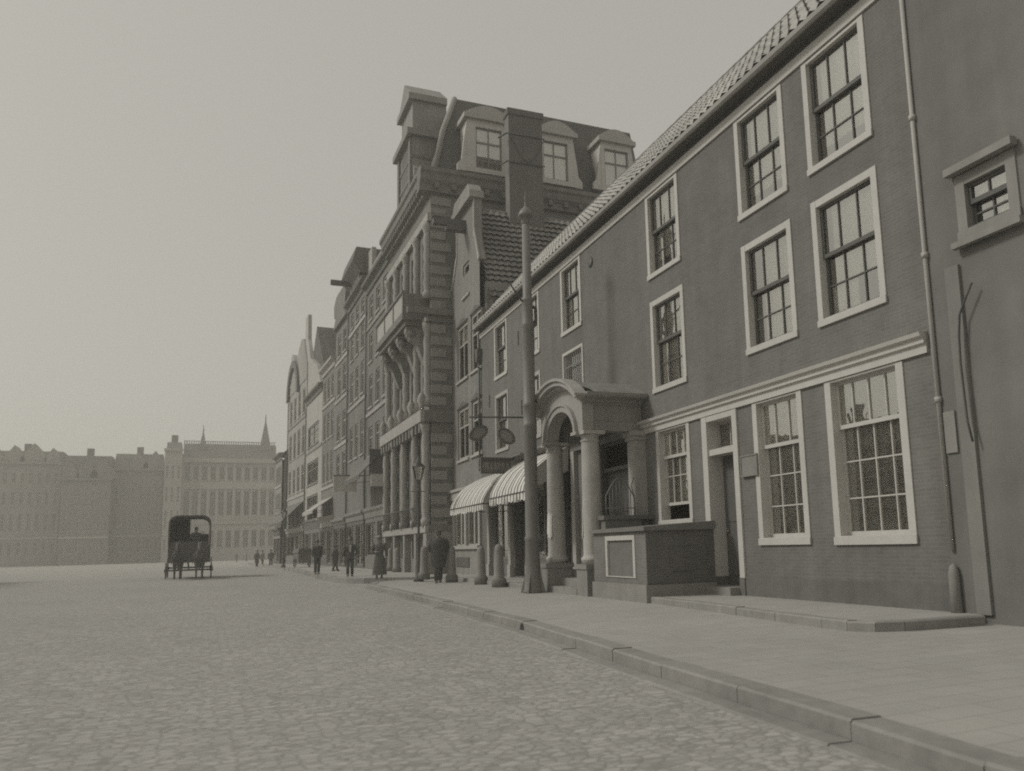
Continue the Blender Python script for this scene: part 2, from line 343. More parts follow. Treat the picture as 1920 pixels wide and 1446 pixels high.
def kerb(name, P, w, h, gap=.012, L=1.2):
    """row of kerb stones along a polyline"""
    pts = [Vector((p[0], p[1])) for p in P]; seg = []
    for a, b in zip(pts, pts[1:]):
        n = max(1, round((b - a).length / L))
        for i in range(n): seg.append((a + (b - a) * i / n, a + (b - a) * (i + 1) / n))
    mb = MB()
    for k, (a, b) in enumerate(seg):
        d = (b - a).normalized(); nn = Vector((d.y, -d.x)) * w; dz = .006 * math.sin(k * 2.3); sh = .003 * math.sin(k * 5.1)
        a2 = a + d * gap; q = Vector((d.y, -d.x)) * sh
        P4 = [a2 + q, b + q, b + nn + q, a2 + nn + q]
        e = .02; dn = Vector((d.y, -d.x)) * e
        vs = [(p.x, p.y, -.05) for p in P4] + [(P4[0].x, P4[0].y, h + dz - e), (P4[1].x, P4[1].y, h + dz - e), (P4[2].x, P4[2].y, h + dz), (P4[3].x, P4[3].y, h + dz),
              (P4[0].x + dn.x, P4[0].y + dn.y, h + dz), (P4[1].x + dn.x, P4[1].y + dn.y, h + dz)]
        mb.add(vs, [(0, 1, 5, 4), (4, 5, 9, 8), (8, 9, 6, 7), (1, 2, 6, 9, 5), (2, 3, 7, 6), (3, 0, 4, 8, 7)])
    tag(mb.build(name, mat('kerb_plain', .27, .18, 5, bump=.3)), kind='structure')
kerb('kerb', KP, .25, .14)
kerb('kerb_beyond', KP2[::-1][1:], .25, .235)
# gutter course of flat stones along the kerb
kerb('gutter_course', [(p[0] - .21, p[1]) for p in KP], .2, .004, L=3)

DIRA = (-.0235, -1)
A = Frame((10.33, 32.5), DIRA)
LA = 32.5 - 8.75
def UY(Y): return 32.5 - Y
# raised stoop in front of the low house: near part and far part, with stone edge
def loc(P, fr=A): return [(fr.M @ Vector((u, y, 0))) for u, y in P]
slab('stoop_paving', [(p.x, p.y) for p in loc([(UY(15.0), -1.42), (UY(9.1), -1.9), (UY(8.65), -1.88), (UY(8.45), -1.75), (UY(8.33), -1.45), (UY(8.2), .3), (UY(15.0), .3)])], .0, .25, PAVE)
kerb('stoop_edge', [(p.x, p.y) for p in loc([(UY(15.0), -1.6), (UY(11.5), -1.85), (UY(9.1), -2.07), (UY(8.6), -2.06), (UY(8.3), -1.85), (UY(8.16), -1.5), (UY(8.05), -.2)])][::-1], .18, .262, L=1.6)
slab('stoop_paving_beyond', [(p.x, p.y) for p in loc([(UY(33.8), -1.45), (UY(21.4), -1.45), (UY(21.4), .3), (UY(33.8), .3)])], .0, .25, PAVE)
kerb('stoop_edge_beyond', [(p.x, p.y) for p in loc([(UY(33.8), -1.62), (UY(21.4), -1.62)])][::-1], .17, .262, L=1.6)

# ------------------------------------------------------------------ the low brick house with white windows
def low_house():
    r = A.empty('brick_house'); tag(r, 'long low dark brick house with white sash windows and a white string cornice', 'house')
    ups = [30.52, 26.97, 23.33, 17.43, 13.39, 11.15]
    W1 = []
    for Y in ups:
        W1.append((UY(Y), UY(Y) + 1.62, 7.86, 10.02))
    lows = [(30.4, 4.62, 6.88, 1.5), (26.9, 4.7, 6.95, 1.55), (23.3, 5.3, 7.3, 1.62), (17.4, 4.97, 7.28, 1.62), (13.38, 5.03, 7.3, 1.62), (11.16, 5.03, 7.34, 1.64)]
    # the two far windows of the lower row start lower
    a, b = A.px(929, 743), A.px(955, 842); lows[0] = (32.5 - a[0], b[1], a[1], b[0] - a[0])
    W2 = [(UY(Y), UY(Y) + w_, c, d) for Y, c, d, w_ in lows]
    W2[1] = (W2[1][0], W2[1][1], W2[0][2], W2[0][3])
    GW = [(UY(17.38), UY(15.8), 1.74, 4.03), (UY(13.33), UY(11.79), 1.24, 4.03), (UY(11.14), UY(9.31), 1.22, 4.03)]
    DO = (UY(15.24), UY(13.88), .27, 4.03)
    SH = [(UY(31.0), UY(28.95), .9, 4.05), (UY(28.45), UY(26.9), .3, 4.05), (UY(26.5), UY(24.3), .95, 4.05), (UY(23.9), UY(22.8), .3, 4.05)]
    PD = (UY(20.75), UY(18.75), .75, 4.2)
    holes = W1 + W2 + GW + [DO, PD] + SH
    mb = MB(); mb.wall(0, LA, 0, 10.06, holes, rev=.305)
    mb.box(0, .3, .3, 9, 0, 10.06); mb.box(LA - .3, LA, .3, 9, 0, 10.06)
    mb.build('wall', BRICK, r)
    MB().room(holes, .306, 1.4, .3).build('interior', ROOM, r)
    # plinth
    pl = MB(); pl.box(UY(13.86), LA, -.03, 0, .2, .62); pl.build('plinth', DSTONE, r)
    # cornice: white fascia, band coloured dark as shade, gutter, coping
    MB().box(-.02, LA + .05, -.04, .0, 10.06, 10.27).build('fascia', WHITE, r)
    c = MB()
    c.prism([(-.275, 10.385), (-.31, 10.385), (-.345, 10.42), (-.345, 10.52), (-.275, 10.525)], -.06, LA + .1, 'x')
    c.build('gutter', mat('gutter_paint', .30, .14, 4), r)
    MB().box(-.05, LA + .09, -.02, .3, 10.271, 10.39).box(-.05, LA + .09, -.274, .3, 10.391, 10.515).build('soffit', mat('soffit_shade', .11, .1, 3), r)  # shade under the gutter is put into this dark colour
    # roof
    ro = MB(); n = 60
    ro.prism([(-.27, 10.53), (2.75, 14.0), (2.9, 14.0), (6.2, 10.53)], -.02, LA + .02, 'x')
    ro.build('roof', TILE, r)
    rd = MB()
    for k in range(40):
        u = k * LA / 40; rd.tube([(u, 2.82, 14.08), (u + LA / 40 + .03, 2.82, 14.09)], .11, 8)
    rd.build('ridge_tiles', mat('ridge_tile', .17, .15, 3), r)
    # rows of pantiles on the street slope, as wavy courses
    pt = MB(); L = math.hypot(3.02, 3.47); ct, st = 3.02 / L, 3.47 / L; rows = 13
    for j in range(rows):
        s0 = j * L / rows; s1 = s0 + L / rows + .04; vs = []
        nn = int(LA / .28) * 4
        for i in range(nn + 1):
            u = i * LA / nn; hgt = .04 + .03 * math.cos(i * math.pi / 2) + .006 * math.sin(i * 1.7 + j * 2.1)
            for s_, hh in ((s0, hgt + .03), (s1, hgt)):
                vs.append((u, -.27 + ct * s_ - st * hh, 10.53 + st * s_ + ct * hh))
        pt.add(vs, [(2 * i, 2 * i + 2, 2 * i + 3, 2 * i + 1) for i in range(nn)], True)
    pt.build('roof_tiles', mat('pantile_plain', .38, .28, 6), r)
    # white string cornice over the ground floor (near half)
    s = MB(); s.prism([(-.05, 4.04), (-.05, 4.17), (-.10, 4.19), (-.10, 4.26), (-.16, 4.29), (-.18, 4.35), (.0, 4.37), (.0, 4.04)], UY(18.05), UY(8.78), 'x')
    s.build('string_cornice', WHITE, r)
    cur1 = ['most', 'most', 'full', 'low', 'low', 'low']; cur2 = ['blind', 'blind', None, 'full', 'most', 'gap']
    for h, k in zip(W1, cur1): sash_window(r, *h, cols=3, split=.46, rows=2, light=False, curtain=k, sashm=DARKP, topc=.05)
    for i, (h, k) in enumerate(zip(W2, cur2)):
        if i == 2: continue
        sash_window(r, *h, cols=3, split=.45, rows=2, light=False, curtain=k, sashm=DARKP, casem=CREAM if i < 2 else WHITE)
    # barred window above the portico
    a, b, c_, d_ = W2[2]
    wn = frame_ring(MB(), a, b, c_, d_, .09, -.03, .2).build('window', WHITE, r)
    MB().add([(a, .12, c_), (b, .12, c_), (b, .12, d_), (a, .12, d_)], [(0, 1, 2, 3)]).build('pane', GLASS, wn)
    ba = MB()
    for k in range(9): ba.tube([(a + .2 + k * (b - a - .4) / 8, .03, c_ + .1), (a + .2 + k * (b - a - .4) / 8, .03, d_ - .1)], .014, 6)
    for k in range(8): ba.tube([(a + .16 + k * (b - a - .4) / 8 + .08, .03, c_ + .3 + .4 * (k % 2)), (a + .24 + k * (b - a - .4) / 8, .03, c_ + .5 + .4 * (k % 2))], .012, 5)
    ba.box(a + .14, b - .14, .02, .04, c_ + .5, c_ + .54); ba.box(a + .14, b - .14, .02, .04, d_ - .5, d_ - .46)
    ba.build('bars', MIDP, wn)
    sash_window(r, *GW[0], cols=4, split=.30, rows=2, light=True, curtain='raised', raised=.34, casing=.13, rev=.23, topc=.03)
    sash_window(r, *GW[1], cols=3, split=.33, rows=3, light=True, curtain='screen', casing=.14, rev=.23, topc=.03)
    sash_window(r, *GW[2], cols=4, split=.30, rows=3, light=True, curtain='dimtop', casing=.15, rev=.23, topc=.03)
    # front door with fanlight
    a, b, c_, d_ = DO
    dm = MB(); dm.box(a, a + .2, -.04, .42, c_ + .33, d_); dm.box(b - .17, b, -.04, .42, c_ + .33, d_); dm.box(a + .2, b - .17, -.035, .42, d_ - .12, d_)
    dm.box(a + .2, b - .17, .0, .42, 3.17, 3.3)
    dr = dm.build('door_frame', WHITE, r)
    MB().box(a - .01, a + .2, -.055, .42, c_ - .02, c_ + .33).box(b - .17, b + .01, -.055, .42, c_ - .02, c_ + .33).each('base_block', DSTONE, dr)
    fl = frame_ring(MB(), a + .2, b - .17, 3.3, d_ - .12, .06, .25, .3); um = (a + b) / 2; fl.box(um - .015, um + .015, .26, .29, 3.36, d_ - .18)
    fl.build('fanlight', CREAM, dr); MB().add([(a + .2, .28, 3.3), (b - .17, .28, 3.3), (b - .17, .28, d_ - .12), (a + .2, .28, d_ - .12)], [(0, 1, 2, 3)]).build('pane', GLASS, dr)
    door = MB(); door.box(a + .2, b - .17, .34, .40, c_ + .14, 3.17); door.box(a + .3, b - .27, .325, .34, c_ + .35, 1.5); door.box(a + .3, b - .27, .325, .34, 1.75, 3.0)
    do = door.build('door', mat('door_paint', .12, .1, 4, rough=.45), r)
    MB().lathe([(.0, 0), (.03, .01), (.035, .03), (.0, .05)], n=10).xf(Matrix.Translation((a + .32, .325, 1.55)) @ Matrix.Rotation(R_(90), 4, 'X')).build('knob', IRON, do)
    MB().box(a + .21, b - .18, -.28, .33, .2, c_ + .14).build('doorstep', STONE2, r)
    # wooden shopfront under the far windows
    sf = MB(); z1 = 3.66
    sf.box(UY(31.4), UY(21.6), -.12, -.0, 4.12, 4.36)
    sf.prism([(-.12, 4.361), (-.2, 4.37), (-.34, 4.48), (-.4, 4.48), (-.4, 4.55), (0, 4.58), (0, 4.361)], UY(31.5), UY(21.9), 'x')
    sf.build('shop_cornice', mat('shop_paint', .20, .12, 4), r)
    po = MB()
    for Y in (31.35, 28.7, 26.7, 24.1, 22.5): po.box(UY(Y) - .13, UY(Y) + .13, -.13, .0, .25, 4.12); po.box(UY(Y) - .17, UY(Y) + .17, -.17, .0, .25, .7)
    po.each('pilaster', CREAM, r)
    for i, h in enumerate(SH):
        if i in (0, 2):
            q = frame_ring(MB(), *h, .08, .02, .12); q.box((h[0] + h[1]) / 2 - .03, (h[0] + h[1]) / 2 + .03, .03, .1, h[2] + .08, h[3] - .08)
            wn = q.build('shop_window', MIDP, r)
            MB().add([(h[0], .07, h[2]), (h[1], .07, h[2]), (h[1], .07, h[3]), (h[0], .07, h[3])], [(0, 1, 2, 3)]).build('pane', GLASS, wn)
            g = MB()
            for k in range(7):
                u = h[0] + .25 + k * (h[1] - h[0] - .5) / 6; hh = .2 + .25 * random.random(); g.box(u - .1, u + .1, .45, .6, h[2] + .02, h[2] + hh + .05)
                g.box(u - .08, u + .1, .5, .62, h[2] + 1.0, h[2] + 1.15 + .2 * random.random())
            g.box(h[0] + .02, h[1] - .02, .4, .75, h[2], h[2] + .02); g.box(h[0] + .02, h[1] - .02, .45, .7, h[2] + .97, h[2] + 1.0)
            g.build('shop_display', CURT2, wn)
        else:
            q = MB().box(h[0] + .06, h[1] - .06, .3, .36, h[2], 2.6); q.box(h[0] + .06, h[1] - .06, .29, .37, 2.6, 2.7)
            q.build('shop_door', mat('shop_door_paint', .11, .12, 4), r)
    # hall door inside the portico
    a, b, c_, d_ = PD
    q = MB(); q.box(a, a + .2, -.03, .1, c_, d_); q.box(b - .2, b, -.03, .1, c_, d_); q.box(a + .2, b - .2, -.03, .1, d_ - .2, d_); q.box(a - .25, b + .25, -.2, -.031, d_ - .15, d_ + .05); q.box(a + .2, b - .2, -.02, .1, 3.3, 3.4)
    q.build('hall_door_frame', DARKP, r)
    q = MB(); q.box(a + .2, b - .2, .12, .2, c_, 3.3); q.box(a + .35, (a + b) / 2 - .08, .1, .12, 1.0, 2.0); q.box((a + b) / 2 + .08, b - .35, .1, .12, 1.0, 2.0); q.box(a + .35, b - .35, .1, .12, 2.2, 3.1)
    q.build('hall_door', DARKP, r)
    # wall anchors and the round cleaning patch near the eaves
    an = MB()
    for Y in (20.95,): an.lathe([(.0, 0), (.16, .005), (.16, .03), (.0, .035)], n=14).xf(Matrix.Translation((UY(Y), .0, 9.55)) @ Matrix.Rotation(R_(90), 4, 'X'))
    for Y, z in ((27.6, 8.9), (27.35, 6.3), (31.3, 7.2)): an.box(UY(Y) - .05, UY(Y) + .05, -.03, 0, z - .25, z + .25)
    an.each('wall_anchor', DARKP, r)
    return r
low = low_house()

# downpipe with hopper head at the left end of the low house
def downpipe(label, F, u, y, z1, z0, m_, hopper=True, foot=False, rr=.05):
    r = place('downpipe', *(F.M @ Vector((u, y, z0))), rz=math.atan2(F.d.y, F.d.x)); tag(r, label, 'downpipe')
    H = z1 - z0
    MB().tube([(0, 0, .02), (0, 0, H)], rr, 10).build('pipe', m_, r)
    b = MB()
    for k in range(1, int(H / 2.2) + 1): b.tube([(0, 0, k * 2.2 - .04), (0, 0, k * 2.2 + .04)], rr + .018, 10); b.box(-.02, .02, 0, -y + .01, k * 2.2 - .02, k * 2.2 + .02)
    b.build('bracket', m_, r)
    if hopper: MB().prism([(-.2, H + .3), (.2, H + .3), (.16, H), (.06, H - .25), (-.06, H - .25), (-.16, H)], -.12, .12, 'y').build('hopper', m_, r)
    return r
downpipe('dark downpipe with hopper head running down where the low house meets the gabled house', A, .02, -.09, 9.3, 4.45, DARKP)
downpipe('pale thin downpipe at the right end of the low brick house', A, LA + .1, -.05, 10.3, 1.1, CREAM, hopper=False, rr=.035)

# plaque between door and window
pq = MB(); u0, z1 = A.px(1391, 858, -.03); u1, z0 = A.px(1421, 888, -.03); pq.box(u0, u1, -.05, -.001, z0, z1); frame_ring(pq, u0 - .03, u1 + .03, z0 - .03, z1 + .03, .03, -.065, -.002)
tag(pq.xf(A.M).build('wall_plaque', mat('plaque_grey', .24, .15, 9)), 'blank grey plaque on the brick between the front door and the middle ground floor window', 'plaque')

# ------------------------------------------------------------------ portico
def portico():
    r = A.empty('portico'); tag(r, 'stone portico with round arch and columns over steps to the hall door', 'portico')
    f = -1.66
    uL, uR = UY(21.05), UY(17.95)         # outer faces
    # side walls / beams: profile extruded front to back
    uc = (uL + uR) / 2; hw = (uR - uL) / 2
    zs = 4.98; ztop = 5.58                # eaves of the barrel and its crown
    def arc(hw_, rise, z_, n=18, c=uc):
        Rr = (hw_ * hw_ + rise * rise) / (2 * rise); a0 = math.asin(min(1, hw_ / Rr)); return [(c + Rr * math.sin(-a0 + 2 * a0 * i / n), z_ + rise - Rr + Rr * math.cos(-a0 + 2 * a0 * i / n)) for i in range(n + 1)]
    # archivolt / opening
    zo, ro = 4.12, .92
    inner = [(uc - ro * math.cos(math.pi * i / 18), zo + .66 * math.sin(math.pi * i / 18)) for i in range(19)]
    outer = arc(hw - .12, .49, 4.86)
    fb = MB(); fb.strip(inner, outer, f, f + .3)
    fb.prism([(uL + .12, 4.12), (inner[0][0], zo), (uL + .12, 4.86)], f, f + .3); fb.prism([(inner[-1][0], zo), (uR - .12, 4.12), (uR - .12, 4.86)], f, f + .3)
    fb.build('arch', STONE, r)
    av = MB(); i2 = [(uc - (ro + .16) * math.cos(math.pi * i / 18), zo + (.66 + .15) * math.sin(math.pi * i / 18)) for i in range(19)]
    av.strip(inner, i2, f - .05, f - .001); i3 = [(uc - (ro + .21) * math.cos(math.pi * i / 18), zo + (.66 + .2) * math.sin(math.pi * i / 18)) for i in range(19)]
    av.strip(i2, i3, f - .09, f - .001); av.box(inner[0][0] - .3, inner[0][0] + .04, f - .1, f + .3, 4.04, 4.118); av.box(inner[-1][0] - .04, inner[-1][0] + .3, f - .1, f + .3, 4.04, 4.118)
    av.build('archivolt', STONE, r)
    # curved cornice over the front, stepped, and roof shell
    cn = MB(); a1 = arc(hw - .1, .50, 4.86); a2 = arc(hw, .55, 4.89); a3 = arc(hw + .17, .62, 4.93); a4 = arc(hw + .2, .645, 4.98)
    cn.strip(a1, a2, f - .14, f - .0005); cn.strip(a2, a3, f - .26, f - .0005); cn.strip(a3, a4, f - .32, f - .0005)
    cn.build('pediment_cornice', STONE, r)
    # side entablatures
    for s in (-1, 1):
        def X(q): return (uR + q) if s > 0 else (uL - q)
        def PX(P): return [(X(a), b) for a, b in (P if s > 0 else P[::-1])]
        e = MB(); e.prism(PX([(-.42, 4.12), (-.08, 4.12), (-.08, 4.22), (-.10, 4.23), (-.10, 4.34), (-.15, 4.36), (-.15, 4.76), (-.42, 4.76)]), f + .301, -.02, 'y')
        e.build('entablature', STONE2, r)
        e = MB(); e.prism(PX([(-.42, 4.761), (-.13, 4.761), (-.08, 4.81), (-.03, 4.83), (.0, 4.88), (.19, 4.92), (.23, 4.96), (.24, 5.03), (-.42, 5.03)]), f + .002, -.02, 'y')
        e.build('side_cornice', STONE2, r)
    sh = MB(); b1 = arc(hw - .13, .42, 4.97); sh.strip(arc(hw + .05, .40, 5.03), arc(hw + .20, .52, 5.035), f + .302, -.03)
    sh.build('roof', mat('lead_roof', .24, .2, 3), r)
    # columns
    for u, y in ((uL + .34, f + .28), (uR - .34, f + .28)):
        c = MB(); base = .88
        c.lathe([(.27, base), (.27, base + .06), (.30, base + .09), (.30, base + .14), (.25, base + .18), (.238, base + .24), (.24, 1.9), (.215, 3.82), (.215, 3.85), (.24, 3.87), (.24, 3.9), (.215, 3.92), (.22, 3.98), (.28, 4.03)], (u, y, 0), n=28)
        c.box(u - .29, u + .29, y - .29, y + .29, 4.031, 4.117)
        c.build('column', mat('column_stone', .44, .16, 2.2, bump=.3), r)
        MB().box(u - .32, u + .32, y - .32, y + .32, .1, .76).box(u - .35, u + .35, y - .35, y + .35, .761, .878).build('plinth', STONE2, r)
    for u in (uL + .2, uR - .2):
        p_ = MB(); p_.box(u - .2, u + .2, -.32, -.005, .2, 3.9); p_.box(u - .24, u + .24, -.36, -.005, 3.901, 4.0); p_.box(u - .28, u + .28, -.4, -.005, 4.001, 4.117); p_.build('wall_pilaster', STONE, r)
    # steps and landing
    st = MB(); st.box(uL + .67, uR - .67, f - .05, f + .25, .1, .30); st.box(uL + .67, uR - .67, f + .251, f + .55, .1, .50); st.box(uL + .1, uR - .1, f + .62, -.01, .1, .70)
    st.build('steps', STONE2, r)
    return r
portico()
# torn posters on the columns
def poster(label, u, y, z0, z1, a0, a1, holes):
    n = 10; vs = []; fs = []; R1 = .262
    rows = 6
    for j in range(rows + 1):
        for i in range(n + 1):
            a = a0 + (a1 - a0) * i / n; jag = (.06 * math.sin(i * 2.7 + j * 3) if j in (0, rows) else 0)
            vs.append((u + (R1 - .004 * j) * math.cos(a), y + (R1 - .004 * j) * math.sin(a), z0 + (z1 - z0) * j / rows + jag))
    for j in range(rows):
        for i in range(n):
            if (i, j) in holes: continue
            fs.append((j * (n + 1) + i, j * (n + 1) + i + 1, (j + 1) * (n + 1) + i + 1, (j + 1) * (n + 1) + i))
    o = MB().add(vs, fs, True).xf(A.M).build('paper_poster', mat('old_paper', .72, .2, 6)); tag(o, label, 'poster')
uL, uR = UY(21.05), UY(17.95)
poster('torn pale poster pasted round the left column of the portico', uL + .34, -1.38, 1.55, 2.2, R_(-180), R_(-50), {(3, 2), (4, 2), (3, 3), (4, 3), (3, 1), (5, 0), (6, 0), (4, 4)})
poster('narrow torn poster on the street side of the right portico column', uR - .34, -1.38, 1.5, 2.25, R_(-190), R_(-95), {(4, 1), (5, 1), (4, 2), (5, 2), (4, 3), (5, 4), (4, 0), (6, 5), (7, 5)})

def annex():
    r = A.empty('side_wall'); tag(r, 'low brick side wall with dark coping and iron gate between portico column and house', 'low wall')
    u = UY(17.95)
    MB().box(u + .0, u + .24, -1.3, -.33, .1, 1.92).build('wall', BRICK2, r)
    MB().box(u - .06, u + .3, -1.36, -.02, 1.921, 2.02).build('coping', DSTONE, r)
    g = MB(); yy = [-1.2 + k * .095 for k in range(9)]
    for i, y in enumerate(yy):
        h = 2.45 + .45 * math.sin(math.pi * (i + .5) / 9); g.tube([(u + .1, y, 2.0), (u + .1, y, h)], .011, 6)
    g.tube([(u + .1, yy[0] + (yy[-1] - yy[0]) * k / 12, 2.48 + .45 * math.sin(math.pi * k / 12)) for k in range(13)], .016, 6)
    g.tube([(u + .1, -1.22, 2.2), (u + .1, -.4, 2.2)], .012, 6)
    g.tube([(u + .1, -.42, 2.0), (u + .1, -.42, 2.4), (u + .1, -.5, 2.75), (u + .1, -.42, 2.95)], .014, 6)
    g.build('railing', IRON, r)
    r = A.empty('cellar_entrance'); tag(r, 'brick cellar entrance box with white framed panel on its street face and shade-toned side', 'cellar entrance')
    a, b, f = UY(17.68), UY(15.02), -1.64
    mb = MB(); pa = (UY(16.98), UY(15.5), .62, 1.52)
    mb.wall(a, b, .1, 1.6, [pa], rev=.06, y=f); mb.add([(b, f, .1), (b, 0, .1), (b, 0, 1.6), (b, f, 1.6)], [(0, 1, 2, 3)]); mb.add([(a, 0, .1), (a, f, .1), (a, f, 1.6), (a, 0, 1.6)], [(0, 1, 2, 3)])
    mb.build('wall', BRICK2, r)
    MB().box(b + .002, b + .012, f + .01, -.01, .5, 1.6).build('shade_facing', BRICK3, r)  # darker brick skin puts the unlit side's shade into its colour
    MB().box(b + .013, b + .03, -1.1, -.5, .75, 1.25).build('side_hatch', BRICK3, r)
    MB().box(a - .02, b + .05, f - .05, .0 - .005, .1, .49).build('plinth', STONE2, r)
    cp = MB(); cp.prism([(f - .08, 1.60), (f - .08, 1.68), (-.005, 1.78), (-.005, 1.60)], a - .04, b + .09, 'x'); cp.build('coping', STONE3, r)
    fr = MB(); frame_ring(fr, pa[0], pa[1], pa[2], pa[3], .1, f - .02, f + .05, bottom=.02); fr.build('panel_frame', WHITE, r)
    MB().box(pa[0] + .1, pa[1] - .1, f + .03, f + .06, pa[2] + .02, pa[3] - .1).build('panel', mat('notice_panel', .17, .15, 6), r)
annex()

# ------------------------------------------------------------------ gabled house with hoist beam
B = Frame(A.M @ Vector((-4.72, 0, 0)), DIRA); B = Frame((B.O.x, B.O.y), DIRA)
LB = 4.70
def gabled_house():
    r = B.empty('gabled_house'); tag(r, 'narrow gabled house with hoist beam and tiled roof beside the stone building', 'house')
    def P(x, y): return B.px(x, y)
    cols = []
    c1 = (P(857.5, 640)[0], P(877, 640)[0]); c2 = (P(883, 640)[0], P(902.5, 640)[0])
    z_a = P(868, 608)[1], P(868, 712)[1]; z_b = P(868, 765)[1], P(868, 862)[1]
    g0, g1 = P(868, 530), P(881, 545)
    G0, G1 = P(868, 512), P(880, 548)
    wins = [(c1[0], c1[1], z_a[1], z_a[0]), (c2[0], c2[1], z_a[1], z_a[0]), (c1[0], c1[1], z_b[1], z_b[0]), (c2[0], c2[1], z_b[1], z_b[0])]
    gw = (G0[0], G1[0], G1[1], G0[1] + .3)
    nl, nr = P(857, 480)[0], P(890, 480)[0]
    zsh = P(860, 530)[1]; ztop = P(888, 372)[1]
    shop = [(.35, 2.1, 1.45, 3.5), (2.45, 4.3, 1.45, 3.5)]
    mb = MB(); mb.wall(0, LB, 0, zsh, wins + shop, rev=.2); mb.box(0, .25, .25, 9, 0, zsh - 1); mb.box(LB - .25, LB, .25, 9, 0, zsh - 1)
    mb.wall(nl, nr, zsh, ztop, [gw], rev=.2); mb.box(nl, nl + .2, .21, .35, zsh, ztop); mb.add([(nr, 0, zsh), (nr, .35, zsh), (nr, .35, ztop), (nr, 0, ztop)], [(0, 1, 2, 3)]); mb.add([(nl, 0, zsh), (nl, .35, zsh), (nl, .35, ztop), (nl, 0, ztop)], [(3, 2, 1, 0)])
    mb.prism([(0.02, zsh), (nl, zsh), (nl, zsh + 1.3)], 0, .3); mb.prism([(nr, zsh), (LB - .02, zsh), (nr, zsh + 1.6)], 0, .3)
    mb.build('wall', mat('plastered_brick', .235, .14, 1.5, kind='brick', bump=.2, v2=.25), r)
    MB().room(wins + shop + [gw], .201, .9, .15).build('interior', ROOM, r)
    cp = MB(); cp.box(nl - .12, nr + .15, -.25, .4, ztop, ztop + .3); cp.prism([(nl - .05, ztop + .3), (nr + .08, ztop + .3), (nr - .3, ztop + .75), (nl + .3, ztop + .75)], -.2, .35)
    cp.build('gable_coping', STONE2, r)
    tr = MB(); tr.box(nr - .07, nr + .03, -.04, 0, zsh + 1.2, ztop); tr.box(nl - .03, nl + .07, -.04, 0, zsh + 1.2, ztop); tr.prism([(LB - .1, zsh - .1), (LB + .02, zsh + .08), (nr, zsh + 1.75), (nr, zsh + 1.5)], -.05, -.001); tr.prism([(-.05, zsh), (.1, zsh - .1), (nl, zsh + 1.1), (nl, zsh + 1.4)], -.05, -.001)
    tr.each('gable_edging', CREAM, r)
    zb = P(866, 436)[1]; um = (nl + nr) / 2
    hb = MB(); hb.box(um - .14, um + .14, -1.5, .2, zb, zb + .3); hb.box(um - .2, um + .2, -.9, -.001, zb - .22, zb); hb.box(um - .18, um + .18, -1.55, -1.1, zb + .301, zb + .36)
    h = hb.build('hoist_beam', DARKP, r)
    MB().tube([(um, -1.4, zb), (um, -1.4, zb - .25), (um, -1.34, zb - .34), (um, -1.42, zb - .4)], .02, 6).build('hook', DIRON, h)
    for i, q in enumerate(wins): 
        small_window(r, *q, fm=CREAM, fw=.12, blind=.35)
        MB().prism([(q[0] - .1, q[3] + .04), (q[0] + (q[1] - q[0]) / 2, q[3] + .3), (q[1] + .1, q[3] + .04)], -.04, -.001).build('relieving_arch', BRICK3, r)
    small_window(r, *gw, fm=CREAM, cross=False)
    # shopfront
    sf = MB(); sf.box(.05, LB - .05, -.16, -.001, 3.5, 3.85); sf.box(0, LB, -.24, -.001, 3.86, 3.98)
    for u in (.15, 2.28, 4.45): sf.box(u - .13, u + .13, -.1, -.001, 1.45, 3.5)
    sf.box(0.05, LB - .05, -.22, -.001, 1.3, 1.449); sf.build('shop_frame', CREAM, r)
    for a, b, c_, d_ in shop:
        q = frame_ring(MB(), a, b, c_, d_, .07, .02, .1); q.box((a + b) / 2 - .08, (a + b) / 2 + .08, .02, .1, c_, d_); wn = q.build('shop_window', CREAM, r)
        MB().add([(a, .06, c_), (b, .06, c_), (b, .06, d_), (a, .06, d_)], [(0, 1, 2, 3)]).build('pane', GLASS, wn)
        MB().box(a + .4, a + .7, .3, .32, c_, d_).build('shop_curtain', CURT2, wn)
    MB().box(.02, LB - .02, -.12, -.001, .2, 1.29).build('stone_base', STONE2, r)
    v = MB(); a, b = P(862, 1060), P(880, 1079); v.box(a[0], b[0] + .5, -.16, -.121, .55, .95)
    v.build('cellar_vent', DARKP, r)
    # tiled roof, ridge running back from the street
    zr = 16.75; ze = 11.9; zel = 12.5
    rf = MB(); rf.prism([(LB + .1, ze), (LB / 2 + .1, zr), (LB / 2 - .1, zr), (-.05, zel), (-.05, zel - .2), (LB + .1, ze - .25)], .36, 11, 'y'); 
    ro = rf.build('roof', TILE, r)
    pt = MB(); du = LB / 2; dz = zr - ze; L = math.hypot(du, dz); ct, st = du / L, dz / L; rows = 17; nn = 144
    for j in range(rows):
        s0 = j * L / rows; s1 = s0 + L / rows + .05; vs = []
        for i in range(nn + 1):
            y = .36 + i * 10.64 / nn; hg = .045 + .038 * math.cos(i * math.pi / 2) + .008 * math.sin(i * 1.9 + j * 2.3)
            for s_, hh in ((s0, hg + .10), (s1, hg - .02)): vs.append((LB + .1 - ct * s_ + st * hh, y, ze + st * s_ + ct * hh))
        pt.add(vs, [(2 * i, 2 * i + 1, 2 * i + 3, 2 * i + 2) for i in range(nn)], True)
    pt.build('roof_tiles', mat('pantile_dark', .23, .30, 5), r)
    MB().tube([(LB / 2, .36, zr + .06), (LB / 2, 11, zr + .06)], .12, 8).build('ridge', MC['ridge_tile'], r)
    # chimney
    cu = LB / 2
    ch = MB(); ch.box(cu - .1, cu + .5, 2.05, 3.72, 15.6, 21.6); ch.box(cu - .16, cu + .56, 1.98, 3.79, 21.6, 21.9)
    c_ = ch.build('chimney', BRICK3, r)
